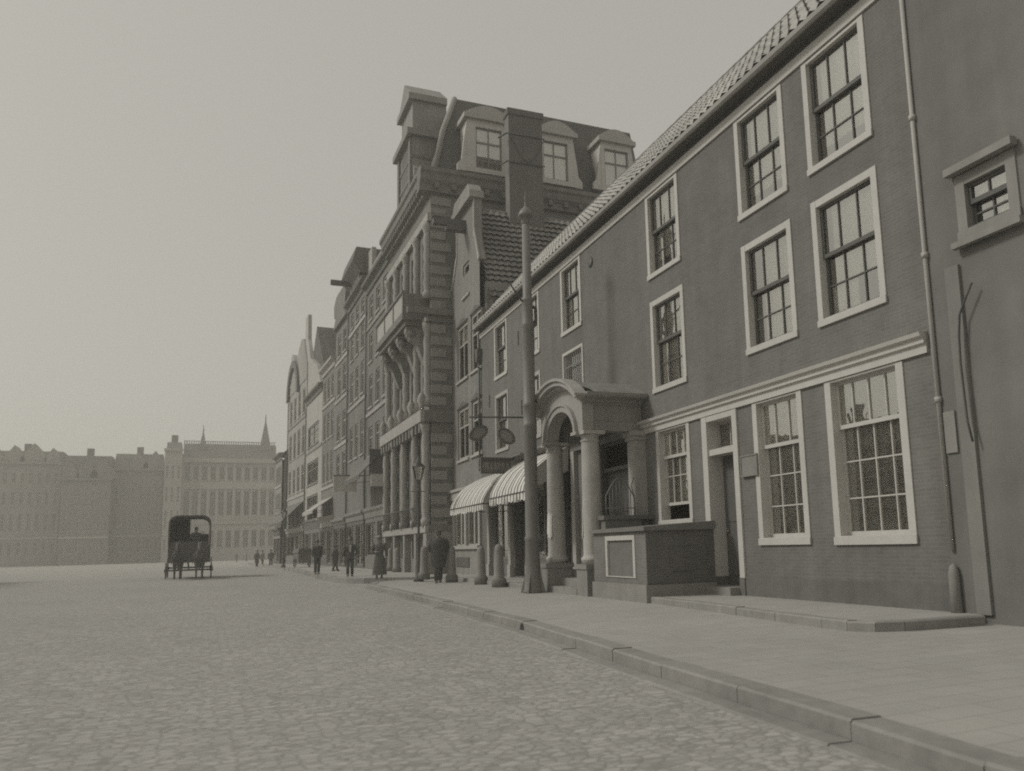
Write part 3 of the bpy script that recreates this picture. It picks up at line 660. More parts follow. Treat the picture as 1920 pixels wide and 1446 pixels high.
    MB().box(cu - .105, cu + .5, 2.035, 2.049, 15.8, 21.59).build('lit_flank', STONE3, c_)  # paler skin colours the chimney's street face as sunlit
    ir = MB()
    for z in (19.2, 20.6): ir.tube([(cu + .55, 1.95, z), (cu + .55, 3.8, z)], .03, 6); ir.tube([(cu + .55, 1.95, z), (cu + .2, 1.6, z - .15)], .04, 6)
    ir.tube([(cu + .56, 2.1 + 1.7 * k / 10, 20.6 - 1.3 * math.sin(math.pi * k / 10)) for k in range(11)], .018, 5)
    ir.build('iron_stay', DIRON, c_)
    return r
gabled_house()

# ------------------------------------------------------------------ neighbour at the right edge
def neighbour():
    F = Frame(A.M @ Vector((LA + .02, -.02, 0)), DIRA); F = Frame((F.O.x, F.O.y), DIRA)
    r = F.empty('plastered_house'); tag(r, 'tall plastered house with a bay window at the right edge beside the low brick house', 'house')
    L = 6.0
    u0, zt = F.px(1790, 335); ub, zb = F.px(1797, 458); w_ = (u0, u0 + 1.0, zb, zt)
    w2 = (u0 + .1, u0 + 1.5, 4.6, 6.6); dr = (1.75, 2.8, .3, 3.3)
    MB().wall(0, L, 0, 16, [w_, dr], rev=.18).box(0, .2, .2, 9, 0, 16).box(L - .2, L, .2, 9, 0, 16).build('wall', PLAST, r)
    MB().room([w_, dr], .181, 1, .2).build('interior', ROOM, r)
    sash_window(r, *w_, cols=2, light=False, casing=.16, rev=.18, curtain='half', casem=STONE2)
    b = MB(); b.box(w_[0] - .06, w_[1] + .06, -.14, -.05, zb - .1, zb - .01); b.box(w_[0] - .06, w_[1] + .06, -.16, -.03, zt + .01, zt + .12); b.each('window_cornice', STONE2, r)
    q = MB(); q.box(.42, .66, -.05, -.001, .25, zb - .3); q.each('pilaster', mat('light_plaster', .22, .16, 1.5), r)
    q = MB(); q.box(.14, .34, -.03, -.001, 2.5, 3.1); q.build('stone_tablet', STONE2, r)
    q = frame_ring(MB(), *dr, .12, -.05, .1, bottom=.02); q.box(dr[0] + .12, dr[1] - .12, .1, .14, .32, 3.2); q.build('door', MIDP, r)
    MB().prism([(0, 16), (-.35, 16.1), (-.35, 16.35), (.2, 16.4)], -.1, L, 'x').build('cornice', STONE2, r)
    # swan-neck cable down the front
    u, z = F.px(1818, 535, -.12)
    c = MB(); pts = [F.px(x, y, -.12) for x, y in ((1822, 530), (1810, 560), (1799, 590), (1798, 630), (1801, 680), (1808, 740), (1814, 790), (1824, 828))]
    c.tube([(p[0], -.12, p[1]) for p in pts], .016, 6)
    tag(c.xf(F.M).build('lamp_cable', DIRON), 'dark looping cable hanging down the plastered wall at the right edge', 'cable')
    # conical guard stone at the corner
    g = MB(); p = F.px(1792, 1130, -.2); g.lathe([(.085, 0), (.075, .6), (.05, .7), (.0, .74)], (0, 0, 0), n=8)
    o = g.build('guard_stone', STONE2); o.location = F.M @ Vector((.1, -.06, .2)); tag(o, 'pale rounded guard stone where the low house meets the plastered house', 'guard stone')
    return r
neighbour()

# ------------------------------------------------------------------ big stone building with balcony and mansard
C3 = Frame((9.48, 47.3), (-.004, -1)); L3 = 10.0
S3 = Frame(C3.M @ Vector((L3, 0, 0)), (1, .004)); S3 = Frame((S3.O.x, S3.O.y), (1, .004))
def stone_building():
    r = C3.empty('stone_building'); tag(r, 'big ornate stone building with consoled balcony, heavy cornice and mansard dormers', 'building')
    def P(x, y, o=0): return C3.px(x, y, o)
    H = 18.4
    ws = []; nb = 4; bw_ = L3 / nb
    # ground arches, first floor, second, third
    cols = [(k * bw_ + .75, (k + 1) * bw_ - .75) for k in range(nb)]
    for a, b in cols: ws += [(a - .1, b + .1, 3.4, 7.0), (a, b, 8.7, 11.6), (a, b, 13.6, 16.4)]
    for a, b in cols: ws.append((a + .1, b - .1, .9, 1.9))
    mb = MB(); mb.wall(0, L3, 0, H, ws, rev=.35)
    mb.add([(0, 0, 0), (0, 12, 0), (0, 12, H), (0, 0, H)], [(3, 2, 1, 0)]); mb.build('wall', STONE3, r)
    MB().room(ws, .351, 1.1, .1).build('interior', ROOM, r)
    for a, b, c_, d_ in ws: small_window(r, a, b, c_, d_, fm=MIDP, y=.2, sill=False, blind=.4 if c_ > 8 else 0)
    # arch heads on ground floor and pilasters
    ar = MB()
    for a, b in cols:
        c0 = (a + b) / 2; hw = (b - a) / 2 + .1
        inn = [(c0 - hw * math.cos(math.pi * i / 12), 6.2 + (7.0 - 6.2) * math.sin(math.pi * i / 12)) for i in range(13)]; out = [(c0 - hw + 2 * hw * i / 12, 7.05) for i in range(13)]
        ar.strip(inn, out, .02, .3)
    ar.build('arch_head', STONE2, r)
    pi = MB()
    for k in range(nb + 1):
        u = min(max(k * bw_, .3), L3 - .3)
        for z0, z1, pr in ((2.4, 7.2, .3), (8.0, 12.0, .2), (13.2, 17.0, .2)):
            n = 9
            pi.lathe([(.24, z0), (.24, z0 + .3), (.19, z0 + .35)] + [(.17 + (.035 if j % 2 else 0), z0 + .4 + (z1 - z0 - 1.0) * j / 8) for j in range(9)] + [(.17, z1 - .5), (.25, z1 - .25), (.27, z1)], (u, -pr + .08, 0), n=12)
    pi.each('banded_column', STONE, r)
    bands = MB()
    for z0, z1, pr in ((2.1, 2.4, .35), (7.2, 7.75, .55), (12.0, 12.2, .3), (17.0, 17.4, .2)): bands.box(0, L3 + .1, -pr, -.001, z0, z1)
    bands.each('band_course', STONE, r)
    q = MB()
    for k in range(14): q.box(.1 + k * L3 / 14, .1 + k * L3 / 14 + .3, -.5, -.36, 6.75, 7.19)
    q.each('modillion', STONE3, r)
    # urns on the band
    ur = MB()
    for k in range(5): ur.lathe([(.15, 7.76), (.1, 7.95), (.2, 8.25), (.12, 8.5), (.0, 8.7)], (min(max(k * bw_, .3), L3 - .3), -.42, 0), n=10)
    ur.each('finial', STONE, r)
    # balcony
    ub0, zb0 = P(706, 668, -1.2); ub1, zb1 = P(768, 572, -1.2)
    ub0 = max(ub0, .3); zb = 12.2
    ub1 = min(ub1, L3 - .6)
    bl = MB(); bl.box(ub0, ub1, -1.25, -.001, 12.2, 12.55); bl.box(ub0 + .1, ub1 - .1, -1.1, -.31, 11.95, 12.2)
    ba = bl.build('balcony', STONE3, r)
    pa = MB(); pa.box(ub0 + .05, ub1 - .05, -1.2, -1.1, 12.551, 13.5); pa.build('balcony_parapet', CREAM, ba)
    pa = MB(); pa.box(ub1 - .15, ub1, -1.22, -.01, 12.551, 13.5); pa.box(ub0, ub1, -1.28, -1.02, 13.501, 13.62)
    for k in range(4): pa.box(ub0 + k * (ub1 - ub0 - .15) / 3, ub0 + k * (ub1 - ub0 - .15) / 3 + .15, -1.24, -1.201, 12.551, 13.5)
    pa.each('balcony_pier', STONE3, ba)
    for k in range(4):
        u = ub0 + .5 + k * (ub1 - ub0 - 1.0) / 3
        bk = MB(); bk.prism([(-.001, 11.94), (-1.0, 11.94), (-1.02, 11.65), (-.8, 11.3), (-.5, 11.1), (-.35, 10.7), (-.24, 10.4), (-.12, 10.1), (-.001, 10.0)], u - .24, u + .24, 'x')
        bk.tube([(u - .26, -.76, 11.6), (u + .26, -.76, 11.6)], .21, 14); bk.build('bracket', STONE2, ba)
    # main cornice
    cz = 18.4
    def corn(m0, fr, L, a0, a1, nm='cornice'):
        q = MB(); q.prism([(-.001, cz), (-.25, cz + .05), (-.25, cz + .35), (-.5, cz + .55), (-.53, cz + .85), (-.62, cz + .95), (-.62, cz + 1.15), (.3, cz + 1.25), (.3, cz)], a0, a1, 'x'); return q.build(nm, m0, r, frame=fr, to=C3)
    corn(STONE3, C3, L3, -.1, L3 + .0)
    q = MB()
    for k in range(22): q.box(.1 + k * L3 / 22, .1 + k * L3 / 22 + .2, -.46, -.26, cz + .2, cz + .48)
    q.each('dentil', STONE3, r)
    # side wall (faces the viewer above the gabled house)
    sd_ = MB(); sd_.wall(0, 12, 0, cz, [], y=0); sd_.build('side_wall', STONE3, r, frame=S3, to=C3)
    q = MB(); q.prism([(-.001, cz), (-.2, cz + .05), (-.25, cz + .35), (-.42, cz + .55), (-.46, cz + .85), (-.55, cz + .95), (-.55, cz + 1.15), (.3, cz + 1.25), (.3, cz)], -.62, 12, 'x'); q.build('side_cornice', STONE3, r, frame=S3, to=C3)
    q = MB()
    for k in range(14): q.box(.1 + k * .85, .3 + k * .85, -.4, -.21, cz + .2, cz + .48)
    q.box(0, 12, -.06, -.001, 17.3, 17.45); q.each('side_dentil', STONE3, r, frame=S3, to=C3)
    # banded corner pier: alternate light quoins
    qn = MB(); z = 2.2; k = 0
    while z < 17.9:
        if not (6.6 < z < 7.8 or 11.6 < z < 12.6):
            w_ = .98 if k % 2 else .70
            qn.box(-.03, w_, -.05, .0 - .001, z, z + .40)
        z += .58; k += 1
    qn.each('quoin', mat('quoin_stone', .29, .14, 2.5, bump=.3), r, frame=S3, to=C3)
    q = MB(); q.box(-.36, 1.0, -.12, -.001, 7.2, 7.75); q.box(-.2, 1.0, -.1, -.001, 12.0, 12.3); q.box(-1.2, .98, -.3, -.051, 12.31, 12.6); q.box(-.2, 1.0, -.1, -.001, 2.1, 2.45); q.each('side_band', STONE3, r, frame=S3, to=C3)
    # mansard
    zr0, zr1 = cz + 1.25, cz + 6.2
    ms = MB(); ms.add([(-.0, .25, zr0), (L3 - .25, .25, zr0), (L3 - .25, 12, zr0), (0, 12, zr0), (0, 1.7, zr1), (L3 - 1.7, 1.7, zr1), (L3 - 1.7, 12, zr1), (0, 12, zr1)], [(0, 1, 5, 4), (1, 2, 6, 5), (2, 3, 7, 6), (3, 0, 4, 7), (4, 5, 6, 7)])
    ms.build('roof', SLATE, r)
    ln = MB(); ln.tube([(L3 - .25, .25, zr0), (L3 - .8, .8, zr0 + 2.5), (L3 - 1.7, 1.7, zr1)], .14, 8); ln.build('hip_roll', STONE2, r)
    # stone dormers on the street side
    for u0, u1 in ((P(753, 330)[0], P(778, 330)[0]),):
        d = MB()
        d.box(u0, u1, -.15, 1.6, zr0, zr0 + 3.4); d.box(u0 - .3, u1 + .25, -.45, 1.6, zr0 + 3.4, zr0 + 3.75)
        d.box(u0 + .3, u1 - .3, -.05, 1.8, zr0 + 3.75, zr0 + 5.6); d.box(u0 + .1, u1 - .1, -.3, 1.8, zr0 + 5.6, zr0 + 5.95)
        d.prism([(u0 + .1, zr0 + 5.95), (u1 - .1, zr0 + 5.95), ((u0 + u1) / 2, zr0 + 7.2)], -.2, 1.8)
        d.prism([(u0 - .7, zr0), (u0, zr0), (u0, zr0 + 1.8), (u0 - .25, zr0 + 1.5), (u0 - .3, zr0 + .9), (u0 - .7, zr0 + .5)], -.1, .3); d.prism([(u1, zr0), (u1 + .7, zr0), (u1 + .7, zr0 + .5), (u1 + .3, zr0 + .9), (u1 + .25, zr0 + 1.5), (u1, zr0 + 1.8)], -.1, .3)
        dd = d.build('dormer', STONE2, r)
        q = MB()
        for z in (zr0 + 1.1, zr0 + 2.2): q.box(u0 - .04, u1 + .04, -.2, 1.2, z, z + .16)
        for u in (u0 + .25, u1 - .25): q.box(u - .2, u + .2, -.26, -.151, zr0, zr0 + 3.39)
        q.build('dormer_trim', STONE3, dd)
        q = MB().box(u0 + .85, u1 - .85, -.17, -.151, zr0 + .6, zr0 + 3.0); q.build('dormer_window', DARKP, dd)
    # white timber dormers on the side
    def sdorm(x0, x1, yt, yb, cx, wl, wr, first=False):
        a, zt = S3.px(x0, yt, -.2); b, zb_ = S3.px(x1, yb, -.2)
        a2, b2 = a - wl, b + wr; y0 = -.2
        zt2 = zt + .35
        d = MB(); d.box(a2, a, y0, 1.2, zb_ - .25, zt2); d.box(b, b2, y0, 1.2, zb_ - .25, zt2); d.box(a, b, y0, 1.2, zt, zt2); d.box(a, b, y0, .3, zb_ - .25, zb_)
        n = 8
        for s, e in ((-1, a2), (1, b2)):
            pr = [(0, zb_ - .25), (.5, zb_ - .25), (.5, zb_ + .1), (.28, zb_ + .35), (.22, zb_ + .9), (.12, zt - .5), (0, zt2)]
            pr = [(e + s * p0, p1) for p0, p1 in pr]
            if s < 0: pr = pr[::-1]
            if not (first and s < 0): d.prism(pr, y0 + .03, y0 + .2)
        dd = d.build('side_dormer', WHITE, r, frame=S3, to=C3)
        h = MB(); h.box(a2 - .2, b2 + .2, y0 - .2, 1.4, zt2 + .001, zt2 + .25)
        R1 = [(a2 - .2 + (b2 - a2 + .4) * i / 12, zt2 + .25 + .55 * math.sin(math.pi * i / 12)) for i in range(13)]; R0 = [(p_[0], zt2 + .251) for p_ in R1]
        h.strip(R0, R1, y0 - .1, 1.2); h.build('dormer_hood', CREAM, dd, frame=S3, to=C3)
        sshh = MB(); yy = y0 + .1; frame_ring(sshh, a, b, zb_, zt, .07, yy, yy + .06); zz = zb_ + (zt - zb_) * .64
        sshh.box(a + .07, b - .07, yy + .005, yy + .055, zz - .05, zz + .05); um = a + (b - a) * cx; sshh.box(um - .03, um + .03, yy + .003, yy + .05, zb_ + .07, zt - .07)
        sshh.build('sash', MIDP, dd, frame=S3, to=C3)
        MB().add([(a, yy + .03, zb_), (b, yy + .03, zb_), (b, yy + .03, zt), (a, yy + .03, zt)], [(0, 1, 2, 3)]).build('pane', GLASS, dd, frame=S3, to=C3)
        MB().box(a, b, yy + .15, yy + .17, zb_, zt).build('curtain', CURT, dd, frame=S3, to=C3)
    sdorm(892, 942, 237, 322, .5, .45, .42)
    sdorm(1018, 1066, 262, 341, .45, .1, .32, True)
    sdorm(1133, 1180, 278, 356, .5, .2, .2)
    # basement stone front
    q = MB()
    for k in range(4): q.box(.1 + k * bw_, .5 + k * bw_, -.3, -.001, .2, 2.1)
    q.box(L3 - .5, L3 + .12, -.3, .98, .2, 2.1)
    q.each('base_pier', STONE2, r)
    # iron railing on the ground sill
    q = MB(); 
    for k in range(40): q.tube([(.4 + k * (L3 - .8) / 39, -.42, 2.4), (.4 + k * (L3 - .8) / 39, -.42, 3.3)], .015, 4)
    q.tube([(.4, -.42, 3.3), (L3 - .4, -.42, 3.3)], .025, 5); q.build('railing', DIRON, r)
    return r
stone_building()

# ------------------------------------------------------------------ further houses along the street
def row_house(name, label, F, L, H, cols, rows, wm, wf=None, roof='flat', D=9, ground=None, cornice=True, shopm=None, wfr=.1, blind=.3, cm=None, frieze=None):
    r = F.empty(name); tag(r, label, 'house', 'houses further down the street')
    ws = [(a, b, c_, d_) for (c_, d_) in rows for (a, b) in cols]
    g = ground if ground is not None else [(.4, L * .48, 1.0, 3.1), (L * .56, L - .4, .4, 3.1)]
    MB().wall(0, L, 0, H, ws + g, rev=.22).box(0, .2, .23, D, 0, H).box(L - .2, L, .23, D, 0, H).build('wall', wm, r)
    MB().room(ws + g, .221, .9, .06).build('interior', ROOM, r)
    for q in ws: small_window(r, *q, fm=wf or CREAM, fw=wfr, blind=blind * random.random() * 2)
    MB().wall(.02, L - .02, .2, 3.38, [tuple(x) for x in g], rev=.05, y=-.055).build('shopfront', random.choice((DARKP, MIDP, DARKP, mat('shop_paint', .20, .12, 4))), r)
    for q in g:
        k = frame_ring(MB(), *q, .1, .03, .13); k.box((q[0] + q[1]) / 2 - .04, (q[0] + q[1]) / 2 + .04, .04, .12, q[2] + .1, q[3] - .1)
        sw = k.build('shop_window', shopm or MIDP, r); MB().add([(q[0], .08, q[2]), (q[1], .08, q[2]), (q[1], .08, q[3]), (q[0], .08, q[3])], [(0, 1, 2, 3)]).build('pane', GLASS, sw)
    dz_ = random.uniform(-.1, .5); pj = random.uniform(.15, .45)
    MB().prism([(-.001, 3.4), (-.1, 3.4), (-.12, 3.6 + dz_), (-pj, 3.75 + dz_), (-pj, 3.9 + dz_), (-.001, 4.0 + dz_)], random.uniform(.02, .3), L - random.uniform(.02, .3), 'x').build('shop_cornice', random.choice((MIDP, CREAM, DARKP, STONE2)), r)
    for i, (c_, d_) in enumerate(rows):
        if i % 2 == 0 or L < 6: MB().box(0.01, L - .01, -.07, -.001, c_ - .55, c_ - .32).build('band_course', random.choice((CREAM, STONE, STONE2)), r)
    if L > 6.5:
        MB().tube([(.12, -.1, .3), (.12, -.1, H - .6)], .06, 6).build('drainpipe', DARKP, r)
        MB().box(L * .6, L * .6 + .9, 2.4, 3.2, H - 1, H + 1.6 + random.random()).build('chimney', BRICK3, r)
    if cornice: MB().prism([(-.001, H - .5), (-.1, H - .5), (-.12, H - .15), (-.4, H), (-.42, H + .2), (.1, H + .25), (.1, H - .02)], -.02, L + .02, 'x').build('cornice', cm or STONE3, r)
    if roof == 'pitch': MB().prism([(.11, H + .2), (3.5, H + 3.2), (D, H + .2)], 0, L, 'x').build('roof', SLATE, r)
    return r
def frame_from(px_far, px_near_pt, vp):
    """facade starting at near point, running away towards vanishing pixel vp, until it meets the sight line of px_far"""
    d = ray(vp, 1040 - .02876 * (vp - 425)); d = Vector((d.x, d.y)).normalized(); rr = ray(px_far, 1000); k = rr.x / rr.y
    N = px_near_pt; t = (N[0] - k * N[1]) / (k * d.y - d.x); far = (N[0] + d.x * t, N[1] + d.y * t)
    return Frame(far, (-d.x, -d.y)), t, far
nearP = (9.48, 47.35)
F4b, L4b, q4 = frame_from(685, (nearP[0] + .06, nearP[1]), 376)
F4a, L4a, q4a = frame_from(650, q4, 370)
F5a, L5a, q5a = frame_from(625.5, q4a, 335)
F5b, L5b, q5b = frame_from(601, q5a, 312)
F6, L6, q6 = frame_from(571, q5b, 305)
F7, L7, q7 = frame_from(537, q6, 285)
F8, L8, q8 = frame_from(514, (q7[0] - .6, q7[1]), 285)
print('LEN', L4b, L4a, L5a, L5b, L6, L7, L8, q4, q7, q8)
def zat(F, x, y, off=0): return F.px(x, y, off)[1]
def evencols(L, n, m=.5, w_=None):
    p = (L - 2 * m) / n; w_ = w_ or p * .58; return [(m + p * (k + .5) - w_ / 2, m + p * (k + .5) + w_ / 2) for k in range(n)]
def rowsz(F, x, L): return [(zat(F, x, b), zat(F, x, a)) for a, b in L]
# house next to the stone building
H = zat(F4b, 708, 512)
row_house('brick_house', 'four storey brick house with pale frieze, left neighbour of the ornate stone building', F4b, L4b, H, evencols(L4b, 3, .4), rowsz(F4b, 708, [(538, 583), (608, 664), (690, 752), (790, 846)]), BRICK2, cm=DARKP)
H = zat(F4a, 668, 556)
r4 = row_house('brick_house', 'brick house crowned by a dark hoist dormer with a projecting beam', F4a, L4a, H, evencols(L4a, 3, .5), rowsz(F4a, 668, [(578, 606), (622, 668), (690, 748), (795, 858)]), BRICK2, cm=DARKP)
# attic parapets and hoist dormer
MB().box(0, L4a, .3, .6, H + .25, H + 2.3).build('attic_parapet', STONE, r4)
dz = zat(F4a, 668, 474, -.3)
q = MB(); q.box(L4a * .18, L4a * .72, -.2, 2.5, H + .3, dz - 1.0); q.prism([(-.75, dz - 1.0), (-.2, dz - 1.8), (2.6, dz - 1.8), (2.6, dz), (-.5, dz)], L4a * .1, L4a * .8, 'x'); q.build('hoist_dormer', BRICK3, r4)
q = MB(); q.box(L4a * .3 - .15, L4a * .3 + .15, -1.7, -.2, dz - 1.75, dz - 1.4); q.build('hoist_beam', DARKP, r4)
q = MB(); H4 = zat(F4b, 708, 512); q.box(0, L4b, .3, .6, H4 + .25, H4 + 1.7); 
o = q.build('attic_parapet', STONE, [c for c in bpy.data.objects if c.get('label', '').startswith('four storey brick')][0])
H5 = zat(F5a, 638, 612)
r5 = row_house('gabled_house', 'narrow house', F5a, L5a, H5, evencols(L5a, 2, .4), rowsz(F5a, 638, [(628, 668), (690, 740), (775, 825), (850, 900)]), STONE3, cornice=False)
r5['label'] = 'narrow tall house with a bulging dark gable top, just beyond the hoist dormer house'
zt5 = zat(F5a, 638, 556); q = MB(); c = L5a / 2; w2 = L5a * .42
q.prism([(0, H5), (L5a, H5), (L5a * .8, H5 + .8), (c + w2, zt5 - 1.6), (c + w2 * 1.1, zt5 - .6), (c + w2 * .6, zt5), (c - w2 * .6, zt5), (c - w2 * 1.1, zt5 - .6), (c - w2, zt5 - 1.6), (L5a * .2, H5 + .8)], -.25, .4); q.build('gable', STONE3, r5)
H5b = zat(F5b, 613, 692)
r5b = row_house('brick_house', 'lower brick house with wide pale cornice, next to the house with dark loggias', F5b, L5b, H5b, evencols(L5b, 3, .4), rowsz(F5b, 613, [(714, 752), (776, 824), (850, 905)]), BRICK2, cm=CREAM, roof='pitch')
H6 = zat(F6, 586, 742)
r6 = row_house('pale_house', 'pale plastered house with wide dark loggia openings and steep gable behind', F6, L6, H6, [(L6 * .12, L6 * .8)], rowsz(F6, 586, [(797, 836), (864, 908), (928, 984)]), mat('pale_plaster', .40, .12, 1.2), cornice=True, blind=0, wf=MIDP, wfr=.16)
zg = zat(F6, 571, 600)
q = MB(); q.prism([(0.2, H6), (L6 * .9, H6), (L6 * .62, zat(F6, 590, 690)), (L6 * .18, zg - 5.0), (-L6 * .03, zg - 2.6), (-L6 * .05, zg), (-L6 * .22, zg), (-L6 * .24, zg - 2.6), (-L6 * .25, zat(F6, 575, 690))], .05, .4); q.build('gable', mat('pale_plaster', .4), r6)
zrf = zat(F6, 586, 612); zre = zat(F6, 600, 690)
q = MB(); q.prism([(L6 * .3, zrf), (L6 * 1.0, zre - 2), (-L6 * .4, zre - 2)], .42, 14, 'y'); q.build('roof', SLATE, r6)
q = MB(); q.box(L6 * .45, L6 * .6, 2, 3, zrf - 2.5, zrf + .9); q.build('chimney', BRICK3, r6)
H7 = zat(F7, 553, 735)
r7 = row_house('gabled_house', 'tall pale house with a pointed arched gable closing the row at its far end', F7, L7, H7, evencols(L7, 4, .4), rowsz(F7, 553, [(748, 790), (812, 860), (880, 925), (945, 985)]), mat('worn_plaster', .33, .14, 1.2), cornice=False)
zt7 = zat(F7, 550, 690)
q = MB(); q.prism([(0, H7), (L7, H7), (L7, H7 + 1.5), (L7 * .82, zt7 + 1.5), (L7 * .7, zt7 + 1.8), (L7 * .55, zt7 + 1.2), (L7 * .45, zt7 - .5), (L7 * .2, zt7 + 1.5), (L7 * .12, zt7 + 1.5), (L7 * .1, zt7 - 2), (0, H7 + 1)], -.05, .4); q.build('gable', MC['worn_plaster'], r7)
q = MB(); q.strip([(L7 * .3 + L7 * .25 * math.cos(math.pi * i / 8), H7 - .5 + 3.2 * math.sin(math.pi * i / 8)) for i in range(9)], [(L7 * .3 + L7 * .33 * math.cos(math.pi * i / 8), H7 - .5 + 4 * math.sin(math.pi * i / 8)) for i in range(9)], -.3, -.06); q.build('gable_arch', DARKP, r7)
H8 = zat(F8, 522, 858)
row_house('low_house', 'lower hazy house stepping down beyond the tall gabled row', F8, L8, H8, evencols(L8, 5, .5), rowsz(F8, 524, [(876, 905), (925, 955), (970, 1000)]), STONE2, roof='pitch')

# ------------------------------------------------------------------ palace closing the street
def palace():
    xl = ray(338, 1000); xl = xl.x / xl.y * 222; xr = ray(515, 1000); xr = xr.x / xr.y * 222
    F = Frame((xl, 222), (1, 0.0)); L = xr - xl
    r = F.empty('palace'); tag(r, 'hazy palace with tall windows and two small spires closing the end of the street', 'building')
    H = 25.0; n = 11; p = L / n
    ws = []
    for k in range(n):
        u = (k + .5) * p
        ws += [(u - .62, u + .62, 3.2, 7.3), (u - .62, u + .62, 11.0, 16.9), (u - .55, u + .55, 19.8, 23.0)]
    pm = mat('palace_stone', .42, .12, .5)
    MB().wall(0, L, 0, H, ws, rev=.5).box(L - .3, L, .5, 30, 0, H).build('wall', pm, r)
    MB().room(ws, .501, 1.4, .05).build('interior', ROOM, r)
    for a, b, c_, d_ in ws[-99:]: small_window(r, a, b, c_, d_, fm=CREAM, fw=.09, y=.3)
    pi = MB()
    for k in range(n + 1):
        u = k * p; pi.box(u - .3, u + .3, -.35, -.001, 9.6, H - 1)
    pi.each('pilaster', pm, r)
    b = MB(); b.box(0, L, -.5, -.001, 8.9, 9.6); b.box(0, L, -.6, -.351, 17.5, 19.2); b.box(0, L, -1.2, -.001, H - .99, H); b.build('cornice', pm, r)
    rf = MB(); rf.prism([(.2, H), (2.5, H + 4.0), (12, H + 4.0), (14, H)], 0, L, 'x'); rf.build('roof', mat('palace_slate', .2, .1, .5), r)
    ba = MB(); ba.box(0, L, 2.6, 2.8, H + 4.6, H + 4.75)
    for k in range(40): ba.box(k * L / 40, k * L / 40 + .2, 2.62, 2.78, H + 4.0, H + 4.6)
    ba.build('roof_railing', STONE3, r)
    for x, hh, w_ in ((380, 3.6, .7), (498, 7.0, 1.2)):
        u = F.px(x, 850)[0]; s = MB(); z = H + 4.0
        s.box(u - w_, u + w_, 1.5, 1.5 + 2 * w_, H - 1, z - 1.5); s.add([(u - w_ - .2, 1.3, z - 1.5), (u + w_ + .2, 1.3, z - 1.5), (u + w_ + .2, 1.7 + 2 * w_, z - 1.5), (u - w_ - .2, 1.7 + 2 * w_, z - 1.5), (u, 1.5 + w_, z + hh)], [(0, 1, 4), (1, 2, 4), (2, 3, 4), (3, 0, 4)])
        s.tube([(u, 1.5 + w_, z + hh - .6), (u, 1.5 + w_, z + hh + 1.2)], [.18, .05], 6); s.build('spire', MC['palace_slate'], r)
palace()
def far_block(name, label, x0, x1, Y, H, n, rows, wm, roofh, dome=False):
    a = ray(x0, 1000); b = ray(x1, 1000); a = a.x / a.y * Y; b = b.x / b.y * Y; L = b - a; F = Frame((a, Y), (1, 0))
    r = F.empty(name); tag(r, label, 'building', 'far buildings closing the street'); p = L / n
    ws = [((k + .5) * p - p * .22, (k + .5) * p + p * .22, c, d) for c, d in rows for k in range(n)]
    MB().wall(0, L, 0, H, ws, rev=.4).box(0, .3, .41, 14, 0, H).box(L - .3, L, .41, 14, 0, H).build('wall', wm, r); MB().room(ws, .401, 1.2, .05).build('interior', ROOM, r)
    for q in ws: small_window(r, *q, fm=CREAM, fw=.12, y=.2)
    MB().prism([(-.7, H), (-.7, H + .5), (.1, H + .6), (.1, H)], -.2, L + .2, 'x').build('cornice', wm, r)
    MB().prism([(.2, H + .5), (3.5, H + roofh), (10, H + roofh), (13.5, H + .5)], .3, L - .3, 'x').build('roof', SLATE, r)
    if n > 4:
        for k in range(n // 3 + 1):
            u = L * (k + .5) / (n // 3 + 1); g_ = 1.6 + (k * 7 % 3) * .5
            MB().prism([(u - g_, H + .51), (u + g_, H + .51), (u + g_, H + 1.6), (u, H + 2.4 + g_), (u - g_, H + 1.6)], .05, 5).build('dormer', wm, r)
    for k in range(max(1, n // 6)): u = L * (k + .5) / max(1, n // 6); MB().box(u - .7, u + .7, 4, 5.2, H + .6, H + roofh + 1.8).build('chimney', BRICK3, r)
    MB().box(0, L, -.2, -.001, rows[0][1] + .7, rows[0][1] + 1.1).build('band_course', CREAM, r)
def across(name, label, Y0, Y1, H, n, wm):  # unseen houses added for the panes to mirror, heights shaped for that
    F = Frame((-20, Y0), (0, 1)); F = Frame((-20.5, Y0), (0, 1)); L = Y1 - Y0
    return row_house(name, label, F, L - .1, H, evencols(L - .1, n, .6), [(4.4, 5.9), (6.5, H - .8)], wm)
across('pale_house', 'low pale house added across the street, seen only mirrored in the ground floor windows', 8, 24, 8.7, 5, mat('pale_plaster', .40, .12, 1.2))
across('stone_house', 'slightly taller stone house added across the street, mirrored in the windows beside the front door', 24.2, 38, 8.9, 4, STONE2)
across('plastered_house', 'unseen plastered house added across the street, mirrored in the small window by the portico', 38.2, 56, 9.2, 6, PLAST)
across('brick_house', 'unseen narrow brick house added across the street, mirrored in the shop windows', 56.2, 68, 9.6, 4, BRICK2)
far_block('tall_building', 'pale narrow hazy building directly left of the palace', 303, 336, 215, 26, 3, [(2.5, 5.5), (8, 12), (14, 17.5), (19.5, 22.5)], mat('far_pale', .36, .1, .6), 2.5)
far_block('tall_building', 'hazy grey building with six window columns, left of the pale narrow one', 205, 301, 224, 22, 6, [(2.5, 5.5), (8, 12), (14, 18)], mat('far_grey', .25, .12, .6), 4.5)
far_block('tall_building', 'darker hazy brick building with a steep roof, second from the left picture edge', 110, 203, 216, 19, 7, [(2.5, 5.2), (7.5, 11), (13, 16.5)], BRICK2, 6)
far_block('tall_building', 'broad hazy building at the left picture edge', -40, 108, 226, 23.5, 9, [(2.5, 5.5), (8, 12), (14, 17), (19, 21.5)], STONE2, 3.5)

